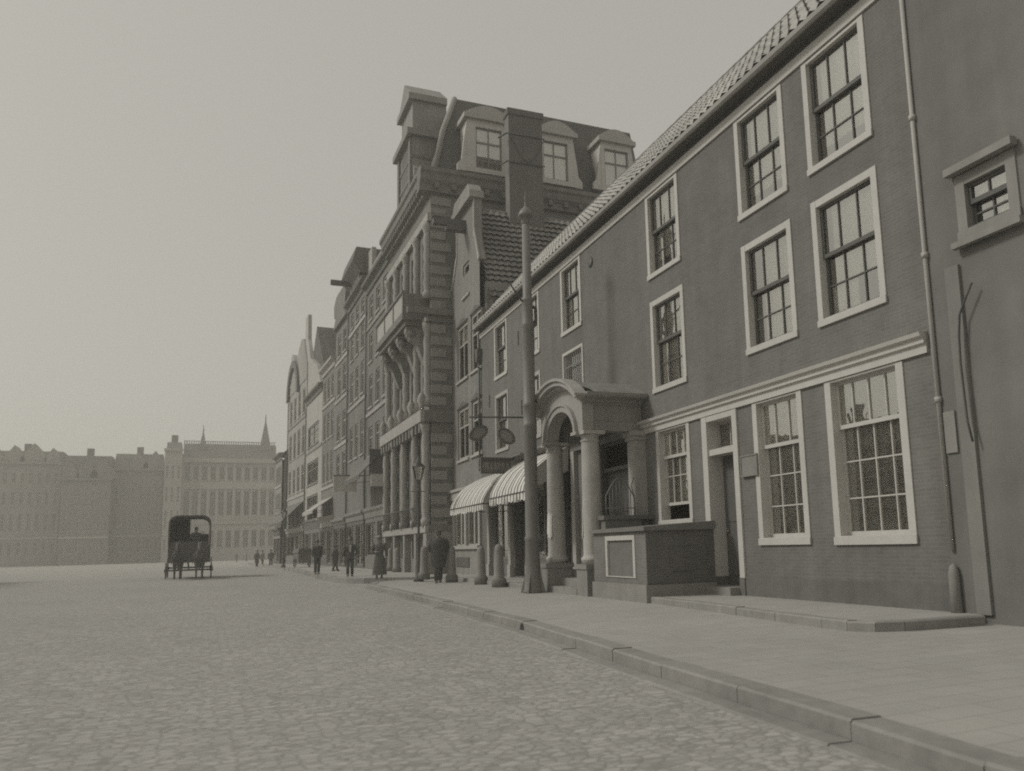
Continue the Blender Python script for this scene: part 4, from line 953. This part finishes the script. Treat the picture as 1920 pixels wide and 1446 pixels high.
# ------------------------------------------------------------------ iron pole
def pole():
    x, y = 7.93, 20.65
    r = place('tram_pole', x, y, .13); tag(r, 'tall tapering iron pole with flared foot and finial on the pavement by the portico', 'pole')
    prof = [(.27, 0), (.27, .05), (.235, .1), (.2, .55), (.188, 1.35), (.2, 1.37), (.2, 1.45), (.178, 1.5), (.172, 4.4), (.185, 4.42), (.185, 4.5), (.17, 4.52), (.168, 4.95), (.182, 4.97), (.182, 5.06), (.165, 5.08), (.16, 7.2), (.17, 7.22), (.17, 7.28), (.15, 7.32), (.148, 7.9), (.155, 7.92), (.155, 7.98), (.125, 8.02), (.112, 10.15)]
    MB().lathe(prof, n=20).build('shaft', IRON, r)
    MB().lathe([(.11, 10.15), (.13, 10.2), (.12, 10.35), (.21, 10.38), (.22, 10.44), (.16, 10.56), (.06, 10.66), (.025, 10.72), (.02, 10.9), (.035, 10.95), (.015, 11.0), (.0, 11.2)], n=16).build('finial', IRON, r)
    MB().tube([(-.14, 0, 7.9), (-.5, -.05, 8.35), (-.52, -.05, 8.38)], .022, 6).tube([(.14, 0, 7.3), (.24, 0, 7.4), (.24, 0, 7.75), (.15, 0, 7.8)], .05, 8).build('stay', DIRON, r)
    q = MB()
    for k in range(4):
        a = math.pi / 4 + k * math.pi / 2; c, s = math.cos(a), math.sin(a)
        q.add([(c * .18 - s * .02, s * .18 + c * .02, .6), (c * .18 + s * .02, s * .18 - c * .02, .6), (c * .36 + s * .02, s * .36 - c * .02, 0), (c * .36 - s * .02, s * .36 + c * .02, 0), (c * .1 - s * .02, s * .1 + c * .02, 0), (c * .1 + s * .02, s * .1 - c * .02, 0)], [(0, 1, 2, 3), (0, 3, 4), (1, 5, 2), (0, 4, 5, 1)])
    q.build('foot_ribs', IRON, r)
pole()

# ------------------------------------------------------------------ street lamps
def lamp(label, x, y, z, H=3.9, group='gas lamps'):
    r = place('street_lamp', x, y, z); tag(r, label, 'street lamp', group)
    MB().lathe([(.2, 0), (.2, .1), (.13, .18), (.13, .6), (.1, .68), (.11, .8), (.06, .9), (.055, 1.6), (.07, 1.62), (.05, 1.68), (.04, H - .5), (.07, H - .46), (.04, H - .4), (.06, H - .05), (.12, H)], n=12).build('post', DIRON, r)
    MB().tube([(-.3, 0, H - .45), (.3, 0, H - .45)], .018, 6).build('ladder_bar', DIRON, r)
    l = MB(); l.lathe([(.13, H), (.23, H + .5)], n=6, cap=False); lg = l.build('lantern_glass', GLASS, r)
    q = MB()
    for k in range(6):
        a = math.pi / 3 * k; q.tube([(.13 * math.cos(a), .13 * math.sin(a), H), (.235 * math.cos(a), .235 * math.sin(a), H + .5)], .012, 4)
    q.lathe([(.26, H + .5), (.26, H + .53), (.1, H + .7), (.12, H + .76), (.05, H + .82), (.02, H + .95)], n=6); q.build('lantern_roof', DIRON, r)
g = gz(785, 1086, .22); lamp('dark gas lamp at the pavement corner in front of the stone building', g.x, g.y, .13, 3.9)
g = gz(531, 1064, .235); lamp('distant gas lamp standing at the kerb by the far pale houses', g.x, g.y, .22, 3.9)

# ------------------------------------------------------------------ bollards
def bollard(label, x, y, z, h=1.3, rr=.17, grp='stone bollards'):
    r = place('bollard', x, y, z); tag(r, label, 'bollard', grp)
    MB().lathe([(rr * 1.15, 0), (rr * 1.15, .25), (rr * .95, .3), (rr * .8, h - .2), (rr * .72, h - .08), (rr * .45, h - .01), (0, h + .02)], n=14).build('shaft', STONE2, r)
    MB().lathe([(rr * 1.35, 0), (rr * 1.35, .22), (rr * 1.2, .26)], n=14, cap=True).build('foot', STONE3, r)
for px_, py_, lb, hh in ((936, 1101, 'pale stone bollard just left of the tall iron pole', 1.3), (902, 1096, 'pale stone bollard standing under the left edge of the right awning', 1.25), (847, 1092, 'grey bollard at the foot of the stone building by the walking man', 1.3)):
    g = gz(px_, py_, .13); bollard(lb, g.x, g.y, .13, hh)
for px_, py_, lb in ((795, 1086, 'short bollard just right of the near gas lamp'), (744, 1073, 'bollard at the left end of the stone building front, right one of two'), (732, 1071, 'bollard at the left end of the stone building front, left one of two')):
    g = gz(px_, py_, .22); bollard(lb, g.x, g.y, .2, 1.25)

# ------------------------------------------------------------------ awnings
def awning(label, F, u0, u1, ztop, zbot, out, drop=.28):
    r = place('awning', *(F.M @ Vector((u0, -.15, ztop))), rz=math.atan2(F.d.y, F.d.x)); tag(r, label, 'awning', 'striped shop awnings')
    L = u1 - u0; dz = zbot - ztop; sm = mat('awning_stripe', .72, .08, 3, kind='stripe', v2=.22, p=(.15,), rough=.9)
    n = 10; pr = [(0, 0), (-out * .25, dz * .12), (-out * .5, dz * .27), (-out * .72, dz * .45), (-out * .88, dz * .68), (-out * .97, dz * .86), (-out, dz)]
    mx_ = 12; vs = []
    for i in range(mx_ * 4 + 1):
        for (a, b) in pr: vs.append((L * i / (mx_ * 4), a, b + .02 * math.sin(i * .9) * (-a / out)))
    k = len(pr); MB().add(vs, [(i * k + j, i * k + j + 1, (i + 1) * k + j + 1, (i + 1) * k + j) for i in range(mx_ * 4) for j in range(k - 1)], True).build('canopy', sm, r)
    vs = []; nn = mx_ * 8
    for i in range(nn + 1): vs += [(L * i / nn, -out - .005, dz), (L * i / nn, -out - .01 + .02 * math.sin(i), dz - drop * (.75 + .25 * abs(math.sin(i * math.pi / 8))))]
    MB().add(vs, [(2 * i, 2 * i + 1, 2 * i + 3, 2 * i + 2) for i in range(nn)], True).build('valance', sm, r)
    # the near end cheek
    for u in (0.0, L):
        MB().add([(u, a, b - .01) for a, b in pr] + [(u, -out * .98, dz), (u, -.02, dz * .55)], [tuple(range(len(pr) + 2))]).build('cheek', mat('awning_cheek', .40, .1, 3), r)
    f = MB(); f.tube([(0, -out, dz), (L, -out, dz)], .025, 6)
    for u in (.05, L - .05): f.tube([(u, -.0, dz - .1), (u, -out, dz)], .02, 6)
    f.build('frame', DIRON, r)
awning('smaller striped awning farther from the tall pole, over the left shop window', A, UY(31.7), UY(27.2), 4.15, 2.85, 1.4, drop=.25)
awning('larger striped awning bulging over the shop left of the tall pole', A, UY(26.35), UY(22.7), 4.32, 2.95, 1.4, drop=.28)

# ------------------------------------------------------------------ hanging signs
def text_obj(name, txt, size, m_, M, parent, ext=.004):
    cu = bpy.data.curves.new(name, 'FONT'); cu.body = txt; cu.size = size; cu.extrude = ext; cu.align_x = 'CENTER'; cu.align_y = 'CENTER'
    o = bpy.data.objects.new(name, cu); col.objects.link(o); o.data.materials.append(m_)
    dg = bpy.context.evaluated_depsgraph_get(); me = bpy.data.meshes.new_from_object(o.evaluated_get(dg)); bpy.data.objects.remove(o)
    o = bpy.data.objects.new(name, me); col.objects.link(o); o.parent = parent; o.matrix_local = M; return o
def sign_board():
    Y = 27.6; p = A.M @ Vector((UY(Y), 0, 0))
    xr = ray(955, 870); xl = ray(903, 870); x1 = p.x - .45; 
    k = ray(903, 870); x0 = k.x / k.y * p.y; zt = HC + ray(903, 862).z / ray(903, 862).y * p.y; zb = HC + ray(903, 886).z / ray(903, 886).y * p.y
    k = ray(955, 870); x1 = k.x / k.y * p.y
    r = place('hanging_sign', (x0 + x1) / 2, p.y, zb); tag(r, 'dark lettered sign board hanging below the shop cornice above the two awnings', 'sign'); W = (x1 - x0) / 2; Hh = zt - zb
    q = MB(); q.box(-W, W, -.04, .04, 0, Hh); q.build('board', mat('sign_board', .19, .12, 6), r)
    q = MB(); q.box(-W - .05, W + .05, -.09, .09, Hh + .001, Hh + .08); frame_ring(q, -W - .04, W + .04, -.04, Hh, .05, -.06, .06); q.tube([(W, 0, Hh), (p.x - (x0 + x1) / 2, 0, Hh + .04)], .03, 6); q.build('sign_frame', DARKP, r)
    text_obj('lettering', 'VILLEM III', Hh * .62, mat('sign_letters', .42, .1, 6), Matrix.Translation((0, -.05, Hh * .5)) @ Matrix.Rotation(R_(90), 4, 'X'), r)
sign_board()
def spectacles():
    Y = 26.6; p = A.M @ Vector((UY(Y), 0, 0))
    def at(x, y): d = ray(x, y); return Vector((d.x / d.y * p.y, p.y, HC + d.z / d.y * p.y))
    r = place('spectacles_sign', p.x - .02, p.y, at(990, 783).z); tag(r, 'pair of oval spectacle lenses hanging from an iron bar above the awnings', 'sign')
    o = r.location
    q = MB(); q.tube([(0, 0, 0), (at(880, 782).x - o.x, 0, at(880, 782).z - o.z)], .03, 6); e = at(899, 784) - o
    q.lathe([(.0, -.1), (.07, -.06), (.09, 0), (.05, .08), (0, .16)], (e.x, 0, e.z + .1), n=8); q.build('bar', DIRON, r)
    for x, y, t in ((897, 812, -32), (949, 818, 38)):
        c = at(x, y) - o; M = Matrix.Translation((c.x, 0, c.z)) @ Matrix.Rotation(R_(t), 4, 'Y')
        n = 28; ring = [(.36 * math.cos(2 * math.pi * k / n), 0, .24 * math.sin(2 * math.pi * k / n)) for k in range(n)]
        rm = MB(); A1, A0 = 1.0, .78
        for k in range(n):
            a, b = ring[k], ring[(k + 1) % n]
            rm.prism([(a[0], a[2]), (b[0], b[2]), (b[0] * A0, b[2] * A0 * .95), (a[0] * A0, a[2] * A0 * .95)], -.05, .05)
        rr = rm.xf(M).build('lens_rim', DARKP, r)
        ln = MB().add([(a[0] * .8, -.02, a[2] * .8) for a in ring] + [(a[0] * .8, .02, a[2] * .8) for a in ring], [tuple(range(n)), tuple(range(2 * n - 1, n - 1, -1))]).xf(M); ln.build('lens', mat('sign_lens', .24, .25, 8), r)
        q = MB(); q.tube([(c.x, 0, c.z + .22), (e.x if t < 0 else c.x, 0, 0)], .012, 5); q.build('hanger', DIRON, r)
spectacles()
def flat_sign(label, F, px_, py0, py1, out0, out1, m_, nm='hanging_sign'):
    """a board hung square to the wall"""
    u = F.px(px_, (py0 + py1) / 2)[0]; z1 = F.px(px_, py0)[1]; z0 = F.px(px_, py1)[1]
    r = place(nm, *(F.M @ Vector((u, -out0, z0))), rz=math.atan2(F.d.y, F.d.x)); tag(r, label, 'sign')
    MB().box(-.06, .06, -(out1 - out0), 0, 0, z1 - z0).build('board', m_, r)
    MB().box(-.08, .08, -(out1 - out0) - .03, .0 + out0, z1 - z0 + .001, z1 - z0 + .07).build('bracket', DARKP, r)
flat_sign('pale square sign hanging out from the hoist dormer house', F4a, 680, 893, 922, .4, 1.9, mat('sign_white', .5, .1, 3))
flat_sign('small white sign hanging out at the left end of the stone building', F4b, 732, 889, 912, .3, 1.1, mat('sign_white', .5))
flat_sign('dark upright sign hanging on the house beside the stone building', F4b, 725, 845, 890, .1, 1.0, DARKP)
# far shop awnings
def plain_awning(label, F, x0, x1, y0, y1, out, m_):
    a = F.px(x0, y1)[0]; b = F.px(x1, y1)[0]; z1 = F.px((x0 + x1) / 2, y0)[1]; z0 = F.px((x0 + x1) / 2, y1)[1]
    r = place('shop_awning', *(F.M @ Vector((a, 0, z0))), rz=math.atan2(F.d.y, F.d.x)); tag(r, label, 'awning', 'plain shop awnings down the street')
    MB().prism([(-.02, z1 - z0), (-out, .25), (-out, 0), (-out + .03, 0), (-out + .03, .2), (-.02, z1 - z0 - .06)], 0, b - a, 'x').build('canopy', m_, r)
    MB().tube([(.05, -.02, .3), (.05, -out, .15)], .02, 5).tube([(b - a - .05, -.02, .3), (b - a - .05, -out, .15)], .02, 5).build('frame', DIRON, r)
plain_awning('dark awning over a far shop behind the distant gas lamp', F7, 540, 568, 945, 985, 2.0, DARKP)
plain_awning('pale awning over the shop of the lower brick house', F5b, 603, 624, 935, 965, 1.6, CURT2)
plain_awning('dark canopy over the shop left of the stone building', F4b, 692, 726, 845, 905, 1.6, DARKP)

# ------------------------------------------------------------------ people
BLACKC = mat('black_cloth', .105, .2, 8)
SKIN = mat('skin', .34, .05, 5)
def skin_obj(name, verts, edges, radii, m_, parent, root=0, sub=2):
    me = bpy.data.meshes.new(name); me.from_pydata(verts, edges, []); me.update(); o = bpy.data.objects.new(name, me); col.objects.link(o)
    sk = o.modifiers.new('skin', 'SKIN'); sk.use_smooth_shade = True
    for i, r in enumerate(radii):
        sv = me.skin_vertices[0].data[i]; sv.radius = (r, r) if not isinstance(r, tuple) else r; sv.use_root = (i == root)
    ss = o.modifiers.new('sub', 'SUBSURF'); ss.levels = sub; ss.render_levels = sub
    me.materials.append(m_)
    dg = bpy.context.evaluated_depsgraph_get(); ev = bpy.data.meshes.new_from_object(o.evaluated_get(dg)); bpy.data.objects.remove(o)
    o = bpy.data.objects.new(name, ev); col.objects.link(o); o.parent = parent; return o
def person(label, x, y, z, rz, h=1.72, stride=.18, coat='jacket', hat='bowler', cm=None, tm=None, arms=(('hang', .05), ('hang', -.05)), shirt=False, bulk=1.0):
    """faces local -Y"""
    r = place('person', x, y, z, rz); tag(r, label, 'person', 'people on the pavement')
    S = h / 1.75; cm = cm or BLACKC; tm = tm or BLACKC
    hip = .92 * S; sh = 1.44 * S
    fl, fr = (-.1 * S, -stride * S / 1, .07), (.1 * S, stride * S, .1)
    V = [(0, 0, hip), (0, 0, 1.15 * S), (0, .01, 1.36 * S), (0, 0, 1.5 * S), (0, -.01, 1.58 * S), (0, -.02, 1.66 * S), (0, -.015, 1.73 * S)]
    Rr = [.13 * S, .12 * S, .13 * S, .055 * S, .085 * S, .098 * S, .06 * S]
    E = [(0, 1), (1, 2), (2, 3), (3, 4), (4, 5), (5, 6)]
    legs = []
    for s, ft in ((-1, fl), (1, fr)):
        b = len(V); hp = (s * .09 * S, 0, hip - .04); kn = (s * .1 * S, ft[1] * .5 - .05 * S, .5 * S); an = (ft[0] if s < 0 else ft[0], ft[1], ft[2]); 
        V += [hp, kn, an, (an[0], an[1] - .12 * S, .03)]; Rr += [.085 * S, .058 * S, .042 * S, .03 * S]; E += [(0, b), (b, b + 1), (b + 1, b + 2), (b + 2, b + 3)]; legs.append((hp, kn, an))
    arm = []
    for s, (mode, sw) in ((-1, arms[0]), (1, arms[1])):
        b = len(V); s0 = (s * .19 * S * bulk, 0, sh - .03)
        if mode == 'hang': el = (s * .25 * S * bulk, sw * .6 + .02, 1.14 * S); wr = (s * .25 * S * bulk, sw * 1.6 - .06, .90 * S); hd = Vector((0, -.02, -.08))
        elif mode == 'bent': el = (s * .33 * S, .04, 1.14 * S); wr = (s * .16 * S, -.2 * S, 1.12 * S); hd = Vector((-s * .07, -.03, 0))
        else: el = (s * .34 * S, .05, 1.15 * S); wr = (s * .22 * S, -.08 * S, .95 * S); hd = Vector((-s * .03, -.02, -.06))
        V += [s0, el, wr]; Rr += [.06 * S, .045 * S, .03 * S]; E += [(2, b), (b, b + 1), (b + 1, b + 2)]
        pw = Vector(wr) + hd * .7; V.append(tuple(pw)); Rr.append((.036 * S, .02 * S)); E.append((b + 2, b + 3))
        side = hd.normalized().cross(Vector((0, 0, 1)) if abs(hd.z) < .06 else Vector((1, 0, 0))).normalized()
        for k in range(4):
            o_ = side * (.026 * (k - 1.5)); ln = (.075, .085, .08, .062)[k]; c = len(V); p1 = pw + o_ + hd.normalized() * .045; p2 = p1 + hd.normalized() * ln * .55 + Vector((-s * .012, -.01, 0))
            V += [tuple(p1), tuple(p2)]; Rr += [.0095, .008]; E += [(b + 3, c), (c, c + 1)]
        c = len(V); t0 = pw + side * .04; V += [tuple(t0), tuple(t0 + hd.normalized() * .04 + side * .012)]; Rr += [.011, .009]; E += [(b + 3, c), (c, c + 1)]
        arm.append((s0, el, wr))
    body = skin_obj('body', V, E, Rr, SKIN, r)
    # facial features: nose and ears join the head mesh surface as small children of hair-free face
    q = MB(); q.lathe([(.022, 0), (.016, .03), (.004, .055)], (0, -.125 * S, 1.605 * S), n=8)
    q.build('nose', SKIN, body)
    q = MB()
    for s in (-1, 1): q.lathe([(.0, -.03), (.014, -.01), (.016, .01), (.0, .03)], (s * .098 * S, -.01, 1.63 * S), n=8)
    q.each('ear', SKIN, body)
    q = MB(); q.lathe([(.088 * S, 1.60 * S), (.103 * S, 1.66 * S), (.09 * S, 1.72 * S), (.04 * S, 1.765 * S), (0, 1.77 * S)], (0, .018, 0), n=16, cap=False); q.build('hair', DARKP, r)
    # shoes
    q = MB()
    for hp, kn, an in legs: q.lathe([(.05, 0), (.055, .03), (.045, .07), (.035, .11)], (an[0], an[1] - .04, 0), n=12, sy=2.3)
    q.each('shoe', DARKP, r)
    if coat in ('jacket', 'long', 'skirt', 'bulky'):
        W = bulk
        if coat == 'jacket': prof = [(.20, .80), (.185, .92), (.16, 1.1), (.19, 1.3), (.205, 1.4), (.12, 1.48), (.07, 1.51)]
        elif coat == 'bulky': prof = [(.17, .52), (.22, .75), (.235, 1.0), (.245, 1.2), (.235, 1.38), (.14, 1.5), (.08, 1.53)]
        elif coat == 'long': prof = [(.25, .42), (.23, .7), (.2, .95), (.17, 1.12), (.2, 1.3), (.205, 1.4), (.12, 1.48), (.07, 1.51)]
        else: prof = [(.27, .16), (.24, .5), (.2, .85), (.14, 1.02), (.17, 1.2), (.18, 1.38), (.1, 1.47), (.06, 1.51)]
        n = 24; q = MB(); vs = []
        for j, (rr, zz) in enumerate(prof):
            for k in range(n):
                a = 2 * math.pi * k / n; fold = 1 + (.06 * math.sin(a * 5 + 1) * (1 - j / len(prof)))
                vs.append((rr * S * W * fold * math.cos(a) * (1.12 if zz > 1.25 else 1), rr * S * W * .72 * fold * math.sin(a), zz * S))
        q.add(vs, [(j * n + k, j * n + (k + 1) % n, (j + 1) * n + (k + 1) % n, (j + 1) * n + k) for j in range(len(prof) - 1) for k in range(n)], True)
        q.build('coat', cm, r)
    q = MB()
    for s0, el, wr in arm: q.tube([(s0[0] * .85, s0[1], s0[2] + .02), s0, el, (Vector(el) * .12 + Vector(wr) * .88)], [.07 * S * bulk, .08 * S * bulk, .062 * S, .05 * S], 12)
    q.each('sleeve', cm, r)
    if coat != 'skirt':
        q = MB()
        for hp, kn, an in legs: q.tube([(hp[0], hp[1], hp[2] + .1), hp, kn, (an[0], an[1], .1)], [.09 * S, .105 * S, .078 * S, .068 * S], 12)
        q.each('trouser_leg', tm, r)
    if shirt: MB().prism([(-.055, 1.46 * S), (.055, 1.46 * S), (.03, 1.12 * S), (-.03, 1.12 * S)], -.175 * S, -.135 * S).build('shirt_front', WHITE, r)
    if hat == 'bowler': MB().lathe([(.15, 1.70), (.155, 1.712), (.1, 1.72), (.1, 1.78), (.075, 1.83), (0, 1.85)], (0, .005, (S - 1) * 1.7), n=18, sy=1.15).build('hat', DARKP, r)
    elif hat == 'cap': MB().lathe([(.105, 1.69), (.135, 1.73), (.11, 1.765), (0, 1.775)], (0, -.02, (S - 1) * 1.7), n=16, sy=1.15).build('cap', cm, r)
    elif hat == 'wide': MB().lathe([(.21, 1.71), (.21, 1.725), (.1, 1.74), (.1, 1.8), (0, 1.83)], (0, .005, (S - 1) * 1.7), n=18).build('hat', MIDP, r)
    return r
COATB = mat('brown_coat', .14, .12, 6); COATM = mat('grey_coat', .17, .12, 6)
g = gz(822, 1093, .13); person('man in a bulky dark coat walking away with bent arms beside the gas lamp', g.x, g.y, .13, R_(175), 1.86, .2, coat='bulky', hat='cap', arms=(('akimbo', 0), ('akimbo', 0)), bulk=1.3)
g = gz(711, 1085, .22); person('woman in a long dark skirt and hat with a hand raised on the far pavement', g.x, g.y, .22, R_(-15), 1.68, .06, coat='skirt', hat='wide', arms=(('bent', 0), ('hang', .05)), cm=COATB, bulk=1.15)
g = gz(656, 1081, .22); person('man in open jacket showing a white shirt, one elbow out, hand in pocket', g.x, g.y, .22, R_(-8), 1.7, .05, coat='jacket', hat='bowler', arms=(('hang', 0), ('akimbo', 0)), shirt=True, bulk=1.1)
g = gz(594, 1077, .22); person('man in a dark suit walking towards the camera, farthest of the three walkers', g.x, g.y, .22, R_(5), 1.72, .1, coat='jacket', hat='bowler', arms=(('hang', -.1), ('hang', .15)))
g = gz(628, 1071, .22); person('small bent figure in dark clothes behind the man with the white shirt', g.x, g.y, .22, R_(60), 1.45, .2, coat='bulky', hat='cap', arms=(('akimbo', 0), ('bent', 0)), bulk=1.35)
for i, (px_, dp, lb) in enumerate(((508, 88, 'tiny dark figure at the far kerb left of the distant gas lamp'), (482, 95, 'tiny figure in the roadway far off, left of the figure at the kerb'), (492, 97, 'tiny pale coated figure far off between two dark ones'), (444, 170, 'tiny standing figure before the palace, leftmost of the far ones'), (462, 175, 'tiny standing figure before the palace, nearer the right corner'))):
    k = ray(px_, 1040); person(lb, k.x / k.y * dp, dp, 0, R_(20 * i), 1.7, .1, coat='long' if i % 2 else 'jacket', hat='bowler', cm=(CURT2 if i == 2 else DARKP))

# hand cart beside the far walkers
k = gz(566, 1064, .22); r = place('hand_cart', k.x, k.y, .22, .2); tag(r, 'small box cart with a dark lid standing on the far pavement', 'cart')
MB().box(-.5, .5, -.7, .7, .35, 1.1).build('box', COATM, r); MB().prism([(-.55, 1.1), (.55, 1.1), (.45, 1.45), (-.45, 1.45)], -.75, .75).build('lid', DARKP, r)
for s in (-1, 1):
    w_ = MB(); n = 16
    for kk in range(n):
        a, b = 2 * math.pi * kk / n, 2 * math.pi * (kk + 1) / n
        w_.add([(s * .56 + dx, .35 * math.cos(t) * q_, .36 + .35 * math.sin(t) * q_) for t in (a, b) for q_ in (1, .86) for dx in (-.03, .03)], [(0, 1, 5, 4), (2, 6, 7, 3), (0, 4, 6, 2), (1, 3, 7, 5)])
        if kk % 2 == 0: w_.tube([(s * .56, 0, .36), (s * .56, .32 * math.cos(a), .36 + .32 * math.sin(a))], .014, 4)
    w_.build('wheel', DARKP, r)

# ------------------------------------------------------------------ carriage with two horses
def wheel(mb, x, y, z, R1, s=1):
    n = 24
    for kk in range(n):
        a, b = 2 * math.pi * kk / n, 2 * math.pi * (kk + 1) / n
        mb.add([(x + dx, y + R1 * math.cos(t) * q_, z + R1 * math.sin(t) * q_) for t in (a, b) for q_ in (1, .9) for dx in (-.03, .03)], [(0, 1, 5, 4), (2, 6, 7, 3), (0, 4, 6, 2), (1, 3, 7, 5)])
        if kk % 2 == 0: mb.tube([(x, y, z), (x, y + R1 * .92 * math.cos(a), z + R1 * .92 * math.sin(a))], .02, 5)
    mb.tube([(x - .1, y, z), (x + .1, y, z)], .09, 10); return mb
def horse(label, x, y, rz, dark, ph):
    r = place('horse', x, y, 0, rz); tag(r, label, 'horse', 'pair of horses drawing the covered carriage')
    V = [(0, .85, 1.28), (0, .4, 1.3), (0, 0, 1.22), (0, -.45, 1.2), (0, -.75, 1.3), (0, -.95, 1.6), (0, -1.1, 1.88), (0, -1.2, 2.0), (0, -1.42, 1.78), (0, -1.55, 1.6)]
    Rr = [.22, .31, .32, .31, .25, .17, .135, .13, .09, .07]
    E = [(i, i + 1) for i in range(9)]
    for s in (-1, 1):
        d = .12 * s * ph
        b = len(V); V += [(s * .15, -.55, .98), (s * .15, -.6 - d * .8, .62), (s * .15, -.62 - d * 1.4, .3), (s * .15, -.62 - d * 1.6, .12), (s * .15, -.68 - d * 1.6, .04)]; Rr += [.13, .075, .05, .05, .065]; E += [(3, b), (b, b + 1), (b + 1, b + 2), (b + 2, b + 3), (b + 3, b + 4)]
        b = len(V); V += [(s * .17, .78, 1.0), (s * .17, .66 + d, .8), (s * .17, .95 + d, .52), (s * .17, .86 + d * 1.5, .14), (s * .17, .8 + d * 1.5, .04)]; Rr += [.17, .11, .06, .05, .065]; E += [(0, b), (b, b + 1), (b + 1, b + 2), (b + 2, b + 3), (b + 3, b + 4)]
        b = len(V); V += [(s * .07, -1.16, 2.12), (s * .08, -1.16, 2.22)]; Rr += [.035, .012]; E += [(7, b), (b, b + 1)]
    body = skin_obj('body', V, E, Rr, dark, r, root=2)
    MB().tube([(0, 1.05, 1.35), (0, 1.2, 1.15), (0, 1.25, .8), (0, 1.22, .5)], [.05, .08, .08, .03], 8).build('tail', DARKP, r)
    q = MB()
    for k in range(8): q.tube([(0, -.7 - k * .06, 1.58 + k * .07), (.1 * (-1) ** k, -.66 - k * .06, 1.45 + k * .07)], [.05, .02], 6)
    q.build('mane', DARKP, r)
    n = 20; q = MB(); q.tube([(.27 * math.cos(2 * math.pi * k / n), -.72 + .12 * math.sin(2 * math.pi * k / n), 1.28 + .36 * math.sin(2 * math.pi * k / n)) for k in range(n + 1)], .05, 8)
    q.tube([(.3, -.6, 1.2), (.36, .5, 1.1), (.38, 1.3, .9)], .02, 5); q.tube([(-.3, -.6, 1.2), (-.36, .5, 1.1), (-.38, 1.3, .9)], .02, 5); q.build('harness', DIRON, r)
def carriage():
    k = ray(360, 1041); Y = 52.5; cx = k.x / k.y * (Y + 4) - .15; rz = 0
    r = place('covered_carriage', cx, Y + 3.6, 0, rz); tag(r, 'dark covered horse carriage with a rounded open hood coming down the street', 'carriage')
    W = 1.18; n = 10
    body = MB(); body.prism([(-.0, .75), (4.0, .75), (4.0, 1.7), (-.0, 1.7)], -W, W, 'x') if False else body.box(-W, W, 0, 3.8, .95, 2.0)
    body.box(-W, W, -.55, .0, .95, 1.2); body.box(-W * .9, W * .9, -.05, .15, 1.2, 2.2); body.build('body', DARKP, r)
    out = [(W, 2.0), (W, 3.3)] + [(W - .5 + .5 * math.cos(a), 3.3 + .5 * math.sin(a)) for a in [math.pi / 2 * i / 6 for i in range(1, 7)]]
    out = out + [(-p_[0], p_[1]) for p_ in out[::-1]]; inn = [(p_[0] * .93, 2.0 + (p_[1] - 2.0) * .95) for p_ in out]
    MB().strip(out, inn, -.5, 3.8).build('hood', mat('hood_canvas', .115, .12, 5), r)
    # back wall with arched window opening
    bk = MB(); bk.box(-W * .93, -.05, 3.6, 3.7, 2.0, 3.7); bk.box(-.05, W * .9, 3.6, 3.7, 2.0, 2.75); bk.build('back_panel', DARKP, r)
    MB().box(-.9, .9, .2, .6, 2.0, 2.25).build('seat', COATM, r)
    q = MB(); wheel(q, -W - .08, .2, .5, .5); q.build('wheel', DARKP, r); q = MB(); wheel(q, W + .08, .2, .5, .5); q.build('wheel', DARKP, r)
    q = MB(); wheel(q, -W - .08, 3.0, .62, .62); q.build('wheel', DARKP, r); q = MB(); wheel(q, W + .08, 3.0, .62, .62); q.build('wheel', DARKP, r)
    MB().tube([(-W, .2, .5), (W, .2, .5)], .05, 8).tube([(-W, 3.0, .62), (W, 3.0, .62)], .05, 8).tube([(0, .2, .6), (0, -3.2, 1.0)], .05, 8).each('axle', DARKP, r)
    d = person('driver in dark clothes seated under the hood of the covered carriage', cx + .35, Y + 3.6 + .15, 1.32, 0, 1.7, .02, coat='jacket', hat='bowler', arms=(('bent', 0), ('bent', 0)))
    d['group'] = ''; del d['group']
    horse('dark horse of the pair, the one on the left nearer the picture edge', cx - .55, Y + 1.2, 0, mat('horse_dark', .10, .1, 4), 1)
    horse('dark horse of the pair, the one on the kerb side', cx + .6, Y + 1.25, 0, mat('horse_brown', .13, .1, 4), -1)
carriage()

# drain mouth in the kerb
g = gz(961, 1177, .07); o = MB().prism([(.10 * math.cos(math.pi * i / 8), -.05 + .11 * math.sin(math.pi * i / 8)) for i in range(9)], -.012, .1, 'x').build('drain_mouth', mat('drain_black', .05)); o.location = (4.75, 12.9, .055); o.rotation_euler = (0, 0, R_(-2)); tag(o, 'small dark drain mouth in the kerb stone', 'drain')

# ------------------------------------------------------------------ haze
hz = MB().box(-190, 190, -70, 290, -1.5, 34).build('haze', bpy.data.materials.new('haze_air')); tag(hz, kind='stuff')
hm = hz.data.materials[0]; hm.use_nodes = True; t = hm.node_tree; t.nodes.clear()
pv = t.nodes.new('ShaderNodeVolumePrincipled'); pv.inputs['Color'].default_value = G(.95); pv.inputs['Density'].default_value = .0019; pv.inputs['Anisotropy'].default_value = .3
oo = t.nodes.new('ShaderNodeOutputMaterial'); t.links.new(pv.outputs[0], oo.inputs['Volume'])
